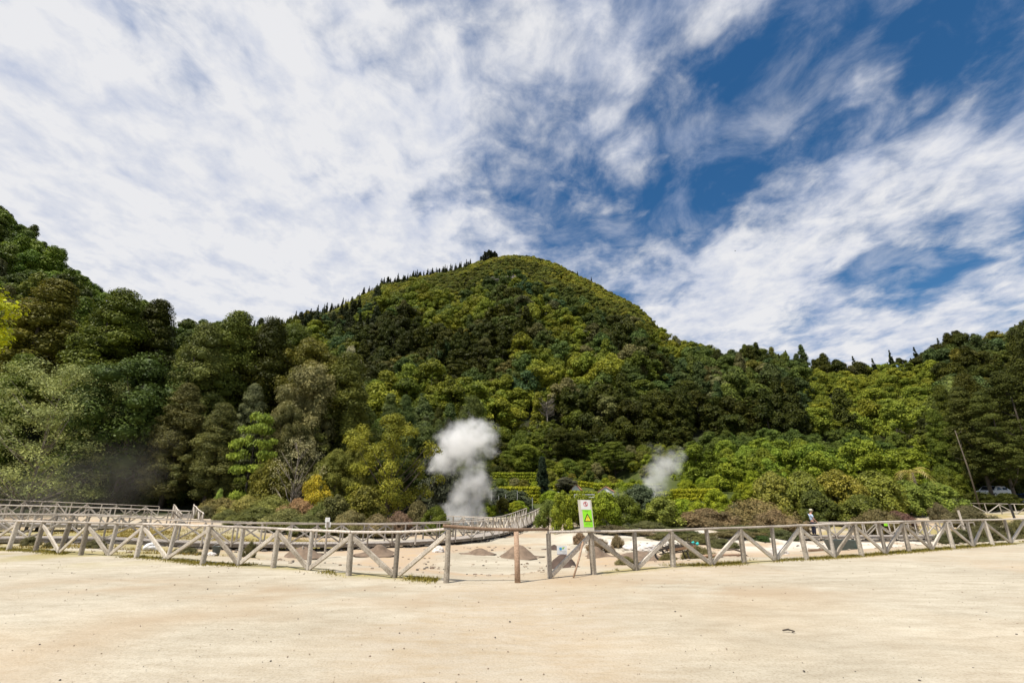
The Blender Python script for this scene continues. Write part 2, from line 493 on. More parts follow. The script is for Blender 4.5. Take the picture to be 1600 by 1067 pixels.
# far kinds
make_proto('far_a', 'round', 11, 9, .6, 60, 93, 0.459, 1.35, limbs=3, trunk_r=.2, lop=.3, up=.85, spread=.22, inner=.15)
make_proto('far_b', 'dome', 10, 9, .4, 55, 102, 0.444, 1.3, limbs=3, lop=.32, up=.85, spread=.22, inner=.15)
make_proto('far_c', 'round', 12, 8, .8, 70, 85, 0.444, 1.15, limbs=3, lop=.32, up=.85, spread=.22, inner=.15)
make_proto('far_d', 'umbrella', 11, 9.5, 1.5, 44, 95, .45, 1.35, flat=.6, limbs=8, trunk_r=.2, lop=.38, up=.85, spread=.22, inner=.15)
make_proto('far_cedar', 'cedar', 14, 6, .8, 75, 81, 0.407, 1.0, limbs=2, up=.85, spread=.22, inner=.15)
make_proto('far_fir', 'cone', 13, 4.8, .6, 95, 76, 0.370, .72, flat=.7, limbs=2, up=.2)
make_proto('scrub_a', 'dome', 3.6, 5.5, 0, 34, 93, 0.370, .95, flat=.75, limbs=2, trunk_r=.06)
make_proto('scrub_b', 'dome', 3.2, 5, 0, 28, 102, 0.370, .9, flat=.75, limbs=2, trunk_r=.06, lop=.3)


def plant(key, name, label, cat, loc, sx, sz, rot, tint, group=None, trunk_part='trunk', crown_part='crown'):
    p = PROTO[key]
    root = thing(name, label, cat, loc, group, rot)
    for part, me in ((crown_part, p['crown']), (trunk_part, p['trunk'])):
        o = bpy.data.objects.new(part, me); link(o, root)
        o.scale = (sx, sx, sz)
        if part == crown_part: o['tint'] = [float(c) for c in tint]
    return root


def hit(px, py, h=0.0, y0=57.0, y1=140.0):
    """distance at which something h tall standing on the ground shows its top at this pixel"""
    Y = np.arange(y0, y1, .25); x, y, d = ray(px, py)
    z = EYE + d / y * Y - h - terrain(x / y * Y, Y)
    k = np.nonzero(z < 0)[0]
    return float(Y[k[0]]) if len(k) else y1


PLACED = []   # (x, y, radius) keep-outs for the random wood


def hero(key, px, py_mid, Y, py_top, wpx, tint, name, label, cat, group=None, sink=.1, **kw):
    x, y, d = ray(px, py_mid)
    X = x / y * Y
    z = gz(X, Y) - sink
    top = at_Y(px, py_top, Y).z
    h = max(top - z, .3)
    dep = Y * CT + (z + h / 2 - EYE) * ST
    w = wpx * dep / F
    p = PROTO[key]
    PLACED.append((X, Y, w * .5))
    return plant(key, name, label, cat, (X, Y, z), w / p['W'], h / p['H'], random.random() * 6.28, tint, group, **kw)

# ------------------------------------------------------------------ sky and sun
SUN_EL, SUN_AZ = R_(66), R_(232)      # azimuth clockwise from +Y: high, behind the camera to its left
sdir = Vector((math.sin(SUN_AZ) * math.cos(SUN_EL), math.cos(SUN_AZ) * math.cos(SUN_EL), math.sin(SUN_EL)))
ld = bpy.data.lights.new('sun', 'SUN'); ld.energy = 5.0; ld.angle = R_(.5); ld.color = (1, .945, .86)
lo = bpy.data.objects.new('sun', ld); link(lo)
lo.rotation_euler = (-sdir).to_track_quat('-Z', 'Y').to_euler()
lo.location = (0, -20, 60)

w = bpy.data.worlds.new('World'); sc.world = w; w.use_nodes = True
nt = w.node_tree; nt.nodes.clear()
out = N(nt, 'ShaderNodeOutputWorld')
sky = N(nt, 'ShaderNodeTexSky', sky_type='NISHITA', sun_disc=False)
sky.sun_elevation = SUN_EL; sky.sun_rotation = SUN_AZ; sky.altitude = 300; sky.air_density = 1.0; sky.dust_density = .3; sky.ozone_density = 2.5
hs = N(nt, 'ShaderNodeHueSaturation'); hs.inputs['Saturation'].default_value = 1.3; hs.inputs['Hue'].default_value = .497
nt.links.new(sky.outputs[0], hs.inputs['Color'])
bg1 = N(nt, 'ShaderNodeBackground'); bg1.inputs['Strength'].default_value = .085
nt.links.new(hs.outputs[0], bg1.inputs['Color'])
tc = N(nt, 'ShaderNodeTexCoord')
L = nt.links.new


def M_(op, a, b=None, c=None, clamp=False):
    n = N(nt, 'ShaderNodeMath', operation=op); n.use_clamp = clamp
    for i, q in enumerate((a, b, c)):
        if q is None: continue
        if isinstance(q, (int, float)): n.inputs[i].default_value = q
        else: L(q, n.inputs[i])
    return n.outputs[0]


sp = N(nt, 'ShaderNodeSeparateXYZ'); L(tc.outputs['Generated'], sp.inputs[0])
zz = M_('ADD', M_('MAXIMUM', sp.outputs[2], 0.0), .13)
cx = N(nt, 'ShaderNodeCombineXYZ'); L(M_('DIVIDE', sp.outputs[0], zz), cx.inputs[0]); L(M_('DIVIDE', sp.outputs[1], zz), cx.inputs[1])


def cloud_noise(scale, detail, rough, sx=1, sy=1, dist=0., off=0., rot=0.):
    mp = N(nt, 'ShaderNodeMapping'); mp.inputs['Scale'].default_value = (sx, sy, 1); mp.inputs['Location'].default_value = (off, off * .7, off)
    mp.inputs['Rotation'].default_value = (0, 0, rot)
    L(cx.outputs[0], mp.inputs['Vector'])
    n = N(nt, 'ShaderNodeTexNoise'); n.inputs['Scale'].default_value = scale; n.inputs['Detail'].default_value = detail
    n.inputs['Roughness'].default_value = rough; n.inputs['Distortion'].default_value = dist
    L(mp.outputs[0], n.inputs['Vector'])
    return n.outputs['Fac']


def blob(px, py, rad, amp):
    c = Vector(ray(px, py)).normalized()
    e = Vector(ray(px + rad, py)).normalized()
    vm = N(nt, 'ShaderNodeVectorMath', operation='DOT_PRODUCT'); L(tc.outputs['Generated'], vm.inputs[0]); vm.inputs[1].default_value = c
    mr = N(nt, 'ShaderNodeMapRange', interpolation_type='SMOOTHSTEP')
    L(vm.outputs['Value'], mr.inputs['Value']); mr.inputs['From Min'].default_value = c.dot(e); mr.inputs['From Max'].default_value = 1
    mr.inputs['To Max'].default_value = amp
    return mr.outputs[0]


BL = [(1560, 20, 330, -.20), (1330, 90, 280, -.17), (1180, 190, 220, -.20), (1100, 290, 150, -.22), (1600, 170, 130, -.16), (1040, 340, 120, -.16),
      (1350, 432, 75, -.15), (1430, 436, 80, -.16), (1500, 425, 70, -.11), (900, 190, 110, -.10), (905, 330, 80, -.10), (1250, 500, 70, -.12), (1100, 30, 220, -.12),
      (250, 250, 560, .17), (200, 440, 480, .30), (480, 400, 400, .14), (620, 120, 200, .08), (1500, 320, 170, .20), (1330, 330, 130, .16), (1190, 400, 170, .17), (950, 260, 120, .14), (1080, 430, 140, .12),
      (1180, 520, 160, .16), (1420, 520, 150, .08), (1380, 130, 110, .13), (1150, 50, 110, .08), (1500, 130, 90, .06), (1560, 470, 120, .10)]
acc = None
for q in BL:
    o_ = blob(*q); acc = o_ if acc is None else M_('ADD', acc, o_)
n1 = cloud_noise(2.7, 10, .55, 1.0, .85, .45, 2.1, .1)
n2 = cloud_noise(8.5, 6, .56, 1.0, .9, .4, 5.3, .15)
n3 = cloud_noise(26.0, 4, .6, 1.0, .75, .3, 8.3, .3)
dn = M_('ADD', M_('MULTIPLY_ADD', n1, 1.5, .765 - 1.3), M_('ADD', M_('MULTIPLY', n2, .75), M_('MULTIPLY_ADD', n3, .20, .075)))
dn = M_('ADD', dn, acc)
mr = N(nt, 'ShaderNodeMapRange', interpolation_type='SMOOTHSTEP'); L(dn, mr.inputs['Value'])
mr.inputs['From Min'].default_value = .43; mr.inputs['From Max'].default_value = 1.06
nv = cloud_noise(5.5, 9, .6, 1.0, .8, .4, 21.3, .3)
mv = N(nt, 'ShaderNodeMapRange', interpolation_type='SMOOTHSTEP'); L(nv, mv.inputs['Value'])
mv.inputs['From Min'].default_value = .42; mv.inputs['From Max'].default_value = .80; mv.inputs['To Max'].default_value = .55
cov = M_('MAXIMUM', M_('MULTIPLY', mr.outputs[0], .97), mv.outputs[0])
# cloud thickness: thin parts greyish, thick parts white, slightly darker mauve hollows
rp = N(nt, 'ShaderNodeValToRGB')
n4 = cloud_noise(4.2, 8, .58, 1.0, .9, .45, 11.7, .3)
sh = M_('ADD', M_('MULTIPLY_ADD', n2, 1.0, -.68), M_('ADD', M_('MULTIPLY_ADD', n3, .4, M_('MULTIPLY_ADD', n4, .9, .1)), M_('MULTIPLY', acc, .30)))
L(sh, rp.inputs[0])
rp.color_ramp.elements[0].position = .30; rp.color_ramp.elements[0].color = (.40, .45, .58, 1)
rp.color_ramp.elements[1].position = .80; rp.color_ramp.elements[1].color = (.69, .69, .705, 1)
bg2 = N(nt, 'ShaderNodeBackground'); bg2.inputs['Strength'].default_value = 1.0
L(rp.outputs[0], bg2.inputs['Color'])
mx = N(nt, 'ShaderNodeMixShader'); L(cov, mx.inputs[0]); L(bg1.outputs[0], mx.inputs[1]); L(bg2.outputs[0], mx.inputs[2])
L(mx.outputs[0], out.inputs['Surface'])

# ------------------------------------------------------------------ ground: one sheet out to the hills and beyond
ys = np.concatenate([np.arange(-30, 7, 2.5), np.arange(7, 48, .3), 48 * 1.0125 ** np.arange(0, 240)])
cs = np.linspace(-1, 1, 281)
cs = np.sign(cs) * (np.abs(cs) * .55 + .45 * np.abs(cs) ** 2)
Yg = np.repeat(ys[:, None], len(cs), 1)
Xg = (34 + 1.75 * np.maximum(ys, 0))[:, None] * cs[None]
Zg = terrain(Xg.ravel(), Yg.ravel()).reshape(Xg.shape)
Zg = Zg + np.where(Yg < 16, .035 * (fbm(Xg * .5 + 40, Yg * .5 + 40, 4) - .5), 0)
V = np.stack([Xg, Yg, Zg], -1).reshape(-1, 3)
nr, nc = Xg.shape
ii = (np.arange(nr - 1)[:, None] * nc + np.arange(nc - 1)[None]).ravel()
Q = np.stack([ii, ii + 1, ii + nc + 1, ii + nc], 1)
gm = bpy.data.meshes.new('ground')
gm.vertices.add(len(V)); gm.vertices.foreach_set('co', V.ravel())
gm.loops.add(Q.size); gm.loops.foreach_set('vertex_index', Q.ravel().astype(np.int32))
gm.polygons.add(len(Q)); gm.polygons.foreach_set('loop_start', (np.arange(len(Q)) * 4).astype(np.int32))
gm.polygons.foreach_set('use_smooth', np.ones(len(Q), bool))
d_ = Yg - fence_y(Xg)
pxg, pyg, depg = project(Xg, Yg, Zg)
nz = fbm(Xg * .6, Yg * .6, 4)
nz2 = fbm(Xg * .22 + 9, Yg * .22 + 3, 4)
grass = np.clip(1 - np.abs(d_ - .12) / .45, 0, 1) * sstep(.36, .58, nz) * np.where((Xg > -1.7) & (Xg < 1.3), 0.0, 1)
lf = sstep(-7, -10, Xg + (Yg - 26) * .35) * sstep(22.8, 24.5, Yg - (Xg + 18) * .28) * (1 - sstep(29, 33, Yg))
grass = np.maximum(grass, lf * (.55 + .45 * sstep(.3, .6, nz2)))
grass = np.maximum(grass, sstep(5.5, 3.0, np.abs(d_ - 2.5)) * sstep(-9, -13, Xg) * .7 * sstep(.35, .6, nz))
grass = np.maximum(grass, sstep(23, 26, Xg) * sstep(36, 40, Yg) * (1 - sstep(50, 54, Yg)) * sstep(.4, .6, nz) * .8)
forest = np.maximum(sstep(40, 46, Yg + (nz - .5) * 5) * sstep(-9, -12, Xg), sstep(44, 50, Yg) * sstep(-16, -9, Xg) * (1 - sstep(-5, -2, Xg)))
forest = np.maximum(forest, sstep(58, 64, Yg))
forest = np.maximum(forest, sstep(34, 37, Yg + (nz - .5) * 4) * sstep(4, 7, Xg) * (1 - sstep(20, 24, Xg)))
forest = np.maximum(forest, sstep(50, 54, Yg) * sstep(20, 26, Xg))
stain = sstep(.46, .66, nz2) * np.where(d_ > 1.0, 1, .4)
brown_patch = 0 * Xg  # darker grey-brown patches on the foreground sand
for bx, by, br in ((470, 925, 1.5), (1000, 912, 1.4), (690, 937, .9), (40, 1005, 1.7), (1575, 1020, 1.3), (300, 965, 1.0), (1180, 925, 1.2), (150, 915, 1.4)):
    q = at_z(bx, by); brown_patch = np.maximum(brown_patch, np.exp(-(((Xg - q.x) / br / 1.6) ** 2 + ((Yg - q.y) / br * 1.3) ** 2)) * sstep(.3, .62, fbm(Xg * 1.1 + 30, Yg * 1.6, 5)))
meadow = sstep(57, 62, Yg) * (1 - sstep(112, 122, Yg)) * sstep(-8, -3, Xg) * (1 - sstep(70, 80, Xg))
crust = sstep(1.5, 5, Xg) * sstep(24, 27, Yg) * (1 - sstep(36, 38, Yg)) * sstep(.35, .55, fbm(Xg * .8 + 5, Yg * .8, 4))
for nm, ar in (('grass', grass), ('forest', forest), ('stain', stain), ('crust', crust), ('meadow', meadow), ('brown_patch', brown_patch)):
    a = gm.attributes.new(nm, 'FLOAT', 'POINT'); a.data.foreach_set('value', ar.ravel().astype(np.float32))
gm.update(calc_edges=True)
ground = link(bpy.data.objects.new('ground', gm)); ground['kind'] = 'structure'
m, nt, b = mat('ground_soil'); L = nt.links.new
g = N(nt, 'ShaderNodeNewGeometry')


def gn(scale, detail=6, rough=.6, sx=1, sy=1):
    mp = N(nt, 'ShaderNodeMapping'); mp.inputs['Scale'].default_value = (sx, sy, 1); L(g.outputs['Position'], mp.inputs['Vector'])
    n = N(nt, 'ShaderNodeTexNoise'); n.inputs['Scale'].default_value = scale; n.inputs['Detail'].default_value = detail; n.inputs['Roughness'].default_value = rough
    L(mp.outputs[0], n.inputs['Vector']); return n.outputs['Fac']


def ramp(src, p0, c0, p1, c1):
    r = N(nt, 'ShaderNodeValToRGB'); e = r.color_ramp.elements
    e[0].position, e[0].color = p0, (*c0, 1); e[1].position, e[1].color = p1, (*c1, 1)
    L(src, r.inputs[0]); return r.outputs[0]


def mixc(fac, a, c, mode='MIX'):
    x = N(nt, 'ShaderNodeMix', data_type='RGBA', blend_type=mode)
    for i, q in ((0, fac), (6, a), (7, c)):
        if isinstance(q, tuple): x.inputs[i].default_value = (*q, 1)
        elif isinstance(q, float): x.inputs[i].default_value = q
        else: L(q, x.inputs[i])
    return x.outputs[2]


def attr(n): return N(nt, 'ShaderNodeAttribute', attribute_name=n).outputs['Fac']


A1 = gn(.35, 8, .62, .7, 1.3); A2 = gn(2.6, 8, .7, .55, 1.5); A3 = gn(38, 5, .7); A4 = gn(.13, 4, .5)
col = ramp(A1, .28, (.385, .34, .258), .64, (.545, .495, .392))
col = mixc(.7, col, ramp(A2, .30, (.66, .62, .57), .62, (1.0, 1.0, 1.0)), 'MULTIPLY')
col = mixc(.8, col, ramp(A3, .30, (.62, .58, .52), .52, (1.0, 1.0, 1.0)), 'MULTIPLY')
col = mixc(ramp(A4, .50, (0, 0, 0), .70, (.55, .55, .55)), col, (.47, .325, .18))
vor = N(nt, 'ShaderNodeTexVoronoi'); vor.inputs['Scale'].default_value = 5.5; L(g.outputs['Position'], vor.inputs['Vector'])
col = mixc(ramp(vor.outputs['Distance'], .035, (.75, .75, .75), .06, (0, 0, 0)), col, (.22, .17, .12))
col = mixc(attr('stain'), col, mixc(ramp(A2, .35, (0, 0, 0), .6, (1, 1, 1)), (.45, .325, .19), (.40, .32, .24)))
dm = N(nt, 'ShaderNodeMath', operation='MULTIPLY'); dm.inputs[1].default_value = .75; L(attr('brown_patch'), dm.inputs[0])
col = mixc(dm.outputs[0], col, (.36, .27, .175))
col = mixc(attr('crust'), col, (.58, .525, .44))
gcol = ramp(gn(3.5, 8, .7), .35, (.36, .27, .11), .62, (.25, .23, .06))
col = mixc(attr('grass'), col, gcol)
col = mixc(attr('forest'), col, ramp(gn(.7, 8, .7), .35, (.028, .022, .012), .65, (.03, .042, .012)))
col = mixc(attr('meadow'), col, ramp(gn(.9, 9, .75), .35, (.035, .045, .012), .65, (.085, .105, .018)))
L(col, b.inputs['Base Color']); b.inputs['Roughness'].default_value = .95; b.inputs['Specular IOR Level'].default_value = .2
bp = N(nt, 'ShaderNodeBump'); bp.inputs['Strength'].default_value = .55; bp.inputs['Distance'].default_value = .03
h0 = N(nt, 'ShaderNodeMath', operation='MULTIPLY_ADD'); L(gn(6.5, 3, .55, .8, 1.2), h0.inputs[0]); h0.inputs[1].default_value = 1.6; L(A3, h0.inputs[2])
h_ = N(nt, 'ShaderNodeMath', operation='MULTIPLY_ADD'); L(A2, h_.inputs[0]); h_.inputs[1].default_value = 1.2; L(h0.outputs[0], h_.inputs[2])
L(h_.outputs[0], bp.inputs['Height']); L(bp.outputs[0], b.inputs['Normal'])
gm.materials.append(m)


# ------------------------------------------------------------------ fences and boardwalks
def put_fence(root, posts, wm=.122, wi=.096, rail=(.115, .055), mat_p=None, mat_r=None, bury=.15, lean=.022, skip=(), brace_foot=.06):
    """posts: (base, top_z, kind) kind M main / I intermediate / R round; braces run from the head of each main post to the feet of its neighbours"""
    mat_p = mat_p or M_WOOD; mat_r = mat_r or M_RAIL
    n = len(posts)
    tops = []
    for i, (bs, tz, k) in enumerate(posts):
        bs = Vector(bs); j = Vector((random.uniform(-lean, lean), random.uniform(-lean, lean), 0))
        tp = Vector((bs.x, bs.y, tz)) + j * 2
        tops.append(tp)
        dr = (Vector(posts[min(i + 1, n - 1)][0]) - Vector(posts[max(i - 1, 0)][0])); dr.z = 0; dr.normalize()
        mb = MB()
        if k == 'R':
            mb.tube([bs - Vector((0, 0, bury)), bs.lerp(tp, .4) + Vector((.008, 0, 0)), tp + Vector((0, 0, .02))], [.066, .058, .056], 10)
        else:
            wd = wm if k == 'M' else wi
            mb.beam(bs - Vector((0, 0, bury)), tp, wd, wd * .95, up=dr)
        mb.build('post', M_WOOD2 if k == 'I' else mat_p, root)
    for i in range(n - 1):
        a, c = posts[i], posts[i + 1]
        if i in skip: continue
        mi = i if a[2] == 'M' else (i + 1 if c[2] == 'M' else None)
        if mi is not None:
            fi = i + 1 if mi == i else i
            p = tops[mi] - Vector((0, 0, .09)); q = Vector(posts[fi][0]) + Vector((0, 0, brace_foot))
            d = (q - p); d.z = 0; d.normalize()
            mb = MB(); mb.beam(p + d * wm * .4, q - d * wi * .55, .06, wm * .88, up=(0, 0, 1)); mb.build('brace', mat_p, root)
    # hand rail in lengths that meet over the main posts
    idx = [i for i in range(n) if posts[i][2] in 'MR'] or [0, n - 1]
    if idx[0] != 0: idx = [0] + idx
    if idx[-1] != n - 1: idx.append(n - 1)
    for a, c in zip(idx[:-1], idx[1:]):
        seg = [tops[k] + Vector((0, 0, rail[1] / 2 + .002)) for k in range(a, c + 1)]
        mb = MB()
        for k in range(len(seg) - 1):
            md_ = seg[k].lerp(seg[k + 1], .5) + Vector((0, 0, random.uniform(-.014, .006)))
            mb.beam(seg[k], md_, rail[0] * random.uniform(.9, 1.08), rail[1], ch=.3); mb.beam(md_, seg[k + 1], rail[0] * random.uniform(.9, 1.08), rail[1], ch=.3)
        mb.build('rail', mat_r, root)
    return tops


def front(pix, rails, kinds):
    rx = [r[0] for r in rails]; ry = [r[1] for r in rails]
    res = []
    for (px, py), k in zip(pix, kinds):
        bs = at_z(px, py, 0.0)
        tx = px + (800 - px) * .016
        tz = at_Y(tx, float(np.interp(tx, rx, ry)), bs.y).z - .03
        res.append((bs, tz, k))
    return res


RL = [(-100, 810.5), (0, 813), (66, 814.5), (143, 816.5), (222, 818), (328, 821), (430, 825.5), (551, 831), (623, 831), (699, 826)]
RRl = [(805, 829), (852, 831), (922, 830), (1049, 828), (1160, 824), (1249, 820.5), (1330, 817), (1407, 814.5), (1475, 813), (1535, 812), (1600, 810), (1700, 807)]
kl = ['I', 'I', 'M', 'I', 'M', 'I', 'M', 'I', 'M', 'I', 'M', 'I', 'M', 'I', 'R']
pl = [(-66, 856), (-28, 857)] + FL[1:]
kl = ['M', 'I'] + ['M', 'M', 'I', 'M', 'I', 'M', 'I', 'M', 'I', 'M', 'I', 'M', 'I', 'R']
PLf = front(pl, RL, kl)
root = thing('timber_fence', 'weathered V-braced timber fence ending at a round post left of the gate gap', 'fence', at_z(300, 879, 0))
put_fence(root, PLf, skip=(2,))
# last brace from the head of the round end post
mb = MB(); e_ = PLf[-1]; q_ = PLf[-2]
mb.beam(Vector((e_[0].x - .06, e_[0].y, e_[1] - .1)), Vector(q_[0]) + Vector((.1, -.02, .07)), .06, .095); mb.build('brace', M_WOOD, root)

kr = ['I'] + ['M' if i % 2 == 0 else 'I' for i in range(len(FR) - 2)]
PRf = front(FR[1:], RRl, kr)
root = thing('timber_fence', 'weathered V-braced timber fence right of the gate gap, carrying the green warning sign', 'fence', at_z(1163, 879.5, 0))
TR = put_fence(root, PRf)
# the bar across the gate gap and the round post it rests on
gp = at_z(809, 911, 0); gz_ = at_Y(806, 830, gp.y).z
mb = MB(); mb.tube([gp - Vector((0, 0, .2)), gp + Vector((-.01, 0, .35)), Vector((gp.x - .03, gp.y, gz_))], [.068, .062, .055], 10)
single('gate_post', mb, M_RUSTW, 'round reddish-brown gate post standing alone at the right side of the gap', 'post', gp, smooth=True)
a_ = Vector((PLf[-1][0].x, PLf[-1][0].y - .02, PLf[-1][1] + .075)); b_ = Vector((gp.x - .03, gp.y, gz_ + .035)); c_ = Vector((PRf[0][0].x, PRf[0][0].y, PRf[0][1] + .09))
mb = MB(); mb.tube([a_ + Vector((-.12, 0, .02)), a_.lerp(b_, .5) + Vector((0, 0, -.015)), b_, c_], [.036, .034, .033, .03], 8)
single('gate_bar', mb, M_RUSTW, 'thin reddish pole laid across the gate gap between the two fences', 'gate bar', a_, smooth=True)


def resample(pts, step):
    P = [Vector(p) for p in pts]
    L_ = [0]
    for a, c in zip(P[:-1], P[1:]): L_.append(L_[-1] + (c - a).length)
    n = max(2, int(round(L_[-1] / step)) + 1)
    res = []
    for s in np.linspace(0, L_[-1], n):
        i = min(max(int(np.searchsorted(L_, s)) - 1, 0), len(P) - 2)
        res.append(P[i].lerp(P[i + 1], (s - L_[i]) / (L_[i + 1] - L_[i])))
    return res


def smooth_path(pts, it=2):
    P = [Vector(p) for p in pts]
    for _ in range(it):
        Q_ = [P[0]]
        for a, c in zip(P[:-1], P[1:]): Q_ += [a.lerp(c, .25), a.lerp(c, .75)]
        P = Q_ + [P[-1]]
    return P


def boardwalk(label, pts, width=1.5, step=1.2, rail_h=.92, sides=(-1, 1), smooth=2, group='boardwalks over the hot ground', rail_from=0, deck=True):
    path = resample(smooth_path(pts, smooth), step)
    mid = path[len(path) // 2]
    root = thing('boardwalk', label, 'boardwalk', (mid.x, mid.y, gz(mid.x, mid.y)), group)
    n = len(path)
    nrm = []
    for i in range(n):
        t = path[min(i + 1, n - 1)] - path[max(i - 1, 0)]; t.z = 0; t.normalize(); nrm.append(Vector((t.y, -t.x, 0)))
    dk = MB()
    fine = resample(path, .16)
    for a, c in zip(fine[:-1], fine[1:]):
        t = c - a; t.z = 0; ln = t.length; t.normalize(); nn = Vector((t.y, -t.x, 0))
        e = width / 2 + random.uniform(-.02, .03); m_ = (a + c) / 2 + Vector((0, 0, random.uniform(-.004, .004)))
        dk.beam(m_ - nn * e, m_ + nn * e, ln * .93, .035, ch=.1)
    dk.build('deck', M_DECK, root)
    for s in sides:
        f = MB()
        for i in range(n - 1):
            f.beam(path[i] + nrm[i] * s * (width / 2 - .06) - Vector((0, 0, .085)), path[i + 1] + nrm[i + 1] * s * (width / 2 - .06) - Vector((0, 0, .085)), .05, .13)
        f.build('edge_beam', M_WOOD2, root)
        posts = []
        for i in range(rail_from, n):
            b0 = path[i] + nrm[i] * s * (width / 2 + .02)
            posts.append((b0 + Vector((0, 0, -.1)), b0.z + rail_h, 'M' if (i + (s > 0)) % 2 == 0 else 'I'))
        put_fence(root, posts, .085, .07, (.09, .045), M_WOOD2, M_RAIL, bury=.02, brace_foot=.14)
    for i in range(0, n, 2):
        for s in (-1, 1):
            b0 = path[i] + nrm[i] * s * (width / 2 - .14)
            z = gz(b0.x, b0.y) - .15
            if b0.z - .12 > z + .05:
                mb = MB(); mb.beam((b0.x, b0.y, z), (b0.x, b0.y, b0.z - .06), .14, .14, up=nrm[i]); mb.build('support', M_DARKW, root)
    return path, nrm


def fz(x, y, dz=.3): return (x, y, gz(x, y) + dz)


PA = [fz(-25.5, 20.4, .2), fz(-21.5, 21.3, .22), fz(-18.6, 22.3, .22), fz(-15.3, 24.0, .22), fz(-8.3, 26.6, .24), fz(-4.6, 28.9, .26), fz(-2.3, 31.6, .3), fz(-.9, 37, .3), fz(.2, 42, .3), fz(2.4, 55, .4)]
pathA, nrmA = boardwalk('long grey boardwalk with braced rails behind the front fence, curving away past the tall steam', PA, 1.5, 1.25)
PB = [(-38, 27.6, .56), (-30.5, 29.3, .46), (-26, 31.2, .26), (-22.0, 33.3, .03)]
boardwalk('short grey boardwalk behind the dry grass with its rails meeting at a corner post', PB, 1.4, 1.15, 1.0, smooth=1)
PB2 = [(-22.7, 34.6, .1), (-25, 37.4, .4), (-27.4, 40.4, .72)]
boardwalk('ramp of timber steps with sloping handrails climbing away from the corner post', PB2, 1.3, .95, .72, smooth=0)
PG = [fz(-1.9, 39.6, .28), fz(-4.5, 41.2, .28), fz(-7.2, 42.6, .28)]
boardwalk('boardwalk spur with dark post heads at the foot of the tall steam', PG, 1.3, 1.1, .9, smooth=0)
PE = [fz(20.3, 35.0, .3), fz(23, 35.1, .3), fz(28, 35.5, .3), fz(33.5, 36.4, .3)]
boardwalk('low boardwalk on stone rubble with the walking person at its end', PE, 1.5, 1.1, .86, smooth=1, rail_from=1)


def far_fence(label, pix, Y0, Y1, h, step=1.1, lift=0.0, name='timber_fence', tops=None):
    (p0, y0), (p1, y1) = pix
    a = at_Y(p0, y0, Y0); c = at_Y(p1, y1, Y1)
    n = int((c - a).length / step) + 1
    posts = []
    for i in range(n + 1):
        t = i / n; q = a.lerp(c, t)
        z0 = max(gz(q.x, q.y), q.z - h) if h else gz(q.x, q.y)
        posts.append((Vector((q.x, q.y, z0)), q.z, 'M' if i % 2 == 0 else 'I'))
    m_ = posts[len(posts) // 2][0]
    root = thing(name, label, 'fence', (m_.x, m_.y, m_.z), 'fences at the edge of the wood')
    put_fence(root, posts, .085, .07, (.085, .045), M_WOOD2, M_RAIL, bury=.5)
    return root


far_fence('thin pale timber fence with A braces along the foot of the dark left wood', [(-60, 778), (250, 791.5)], 38.5, 42, 1.3)
far_fence('short timber fence between the corner post and the heath bank', [(320, 790), (436, 787)], 43, 46, 1.2)
far_fence('timber fence with splayed legs in front of the tall conifer trunks', [(1432, 785), (1680, 789)], 51, 46, 1.15)
# ------------------------------------------------------------------ signs
sb = at_z(928, 897, 0)
Wd, Hb = .335, .72
B0 = at_Y(907.5, 829.5, sb.y - .085)
ux = Vector((1, .06, -.012)).normalized(); uz = Vector((-.055, 0, 1)).normalized(); un = ux.cross(uz)  # towards the camera is -un*?
if un.y > 0: un = -un
root = thing('warning_sign', 'cream board with a no-entry roundel above a lime green warning triangle panel', 'sign', (B0.x + .16, B0.y, B0.z))


def SP(u, v, k=0.0): return B0 + ux * (u * Wd) + uz * (v * Hb) + un * k


def sheet(name, pts, k0, k1, mt, par):
    mb = MB(); n = len(pts)
    mb.poly([SP(u, v, k0) for u, v in pts] + [SP(u, v, k1) for u, v in pts],
            [tuple(reversed(range(n))), tuple(range(n, 2 * n))] + [(i, (i + 1) % n, n + (i + 1) % n, n + i) for i in range(n)])
    return mb.build(name, mt, par)


def rect(u0, v0, u1, v1): return [(u0, v0), (u1, v0), (u1, v1), (u0, v1)]


sheet('board', rect(0, 0, 1, 1), -.03, 0, M_OFFW, root)
wp = sheet('white_panel', rect(.19, .685, .90, .985), .001, .005, M_WHITE, root)
gp_ = sheet('green_panel', rect(.26, .13, .93, .675), .001, .005, M_LIME, root)
mb = MB(); K_ = 28; cu, cv, ru = .545, .865, .165; rv = ru * Wd / Hb
P_ = []
for k in range(K_):
    a = 2 * PI * k / K_
    for q in (.80, 1.0): P_.append(SP(cu + ru * q * math.cos(a), cv + rv * q * math.sin(a), .008))
mb.poly(P_, [(2 * k, 2 * k + 1, (2 * k + 3) % (2 * K_), (2 * k + 2) % (2 * K_)) for k in range(K_)])
ring = mb.build('prohibition_ring', M_RED, root)
sheet('walking_figure', [(.52, .815), (.55, .845), (.575, .81), (.60, .815), (.575, .87), (.57, .895), (.585, .91), (.565, .925), (.54, .915), (.535, .895), (.50, .875), (.535, .87), (.545, .855)], .0052, .0072, M_BLACK, root)
sheet('prohibition_slash', [(.435, .905), (.455, .918), (.655, .825), (.635, .812)], .0085, .0095, M_RED, root)
tri = [(.60, .555), (.87, .31), (.33, .31)]
sheet('warning_triangle', [(.575, .555), (.625, .555), (.885, .315), (.87, .295), (.33, .295), (.315, .315)], .0052, .0065, M_BLACK, root)
sheet('triangle_field', [(.60, .512), (.80, .325), (.40, .325)], .0067, .0077, M_YEL, root)
sheet('exclamation_mark', [(.585, .46), (.615, .46), (.608, .385), (.592, .385)], .0079, .0087, M_BLACK, root)
sheet('exclamation_dot', rect(.585, .345, .615, .362), .0079, .0087, M_BLACK, root)
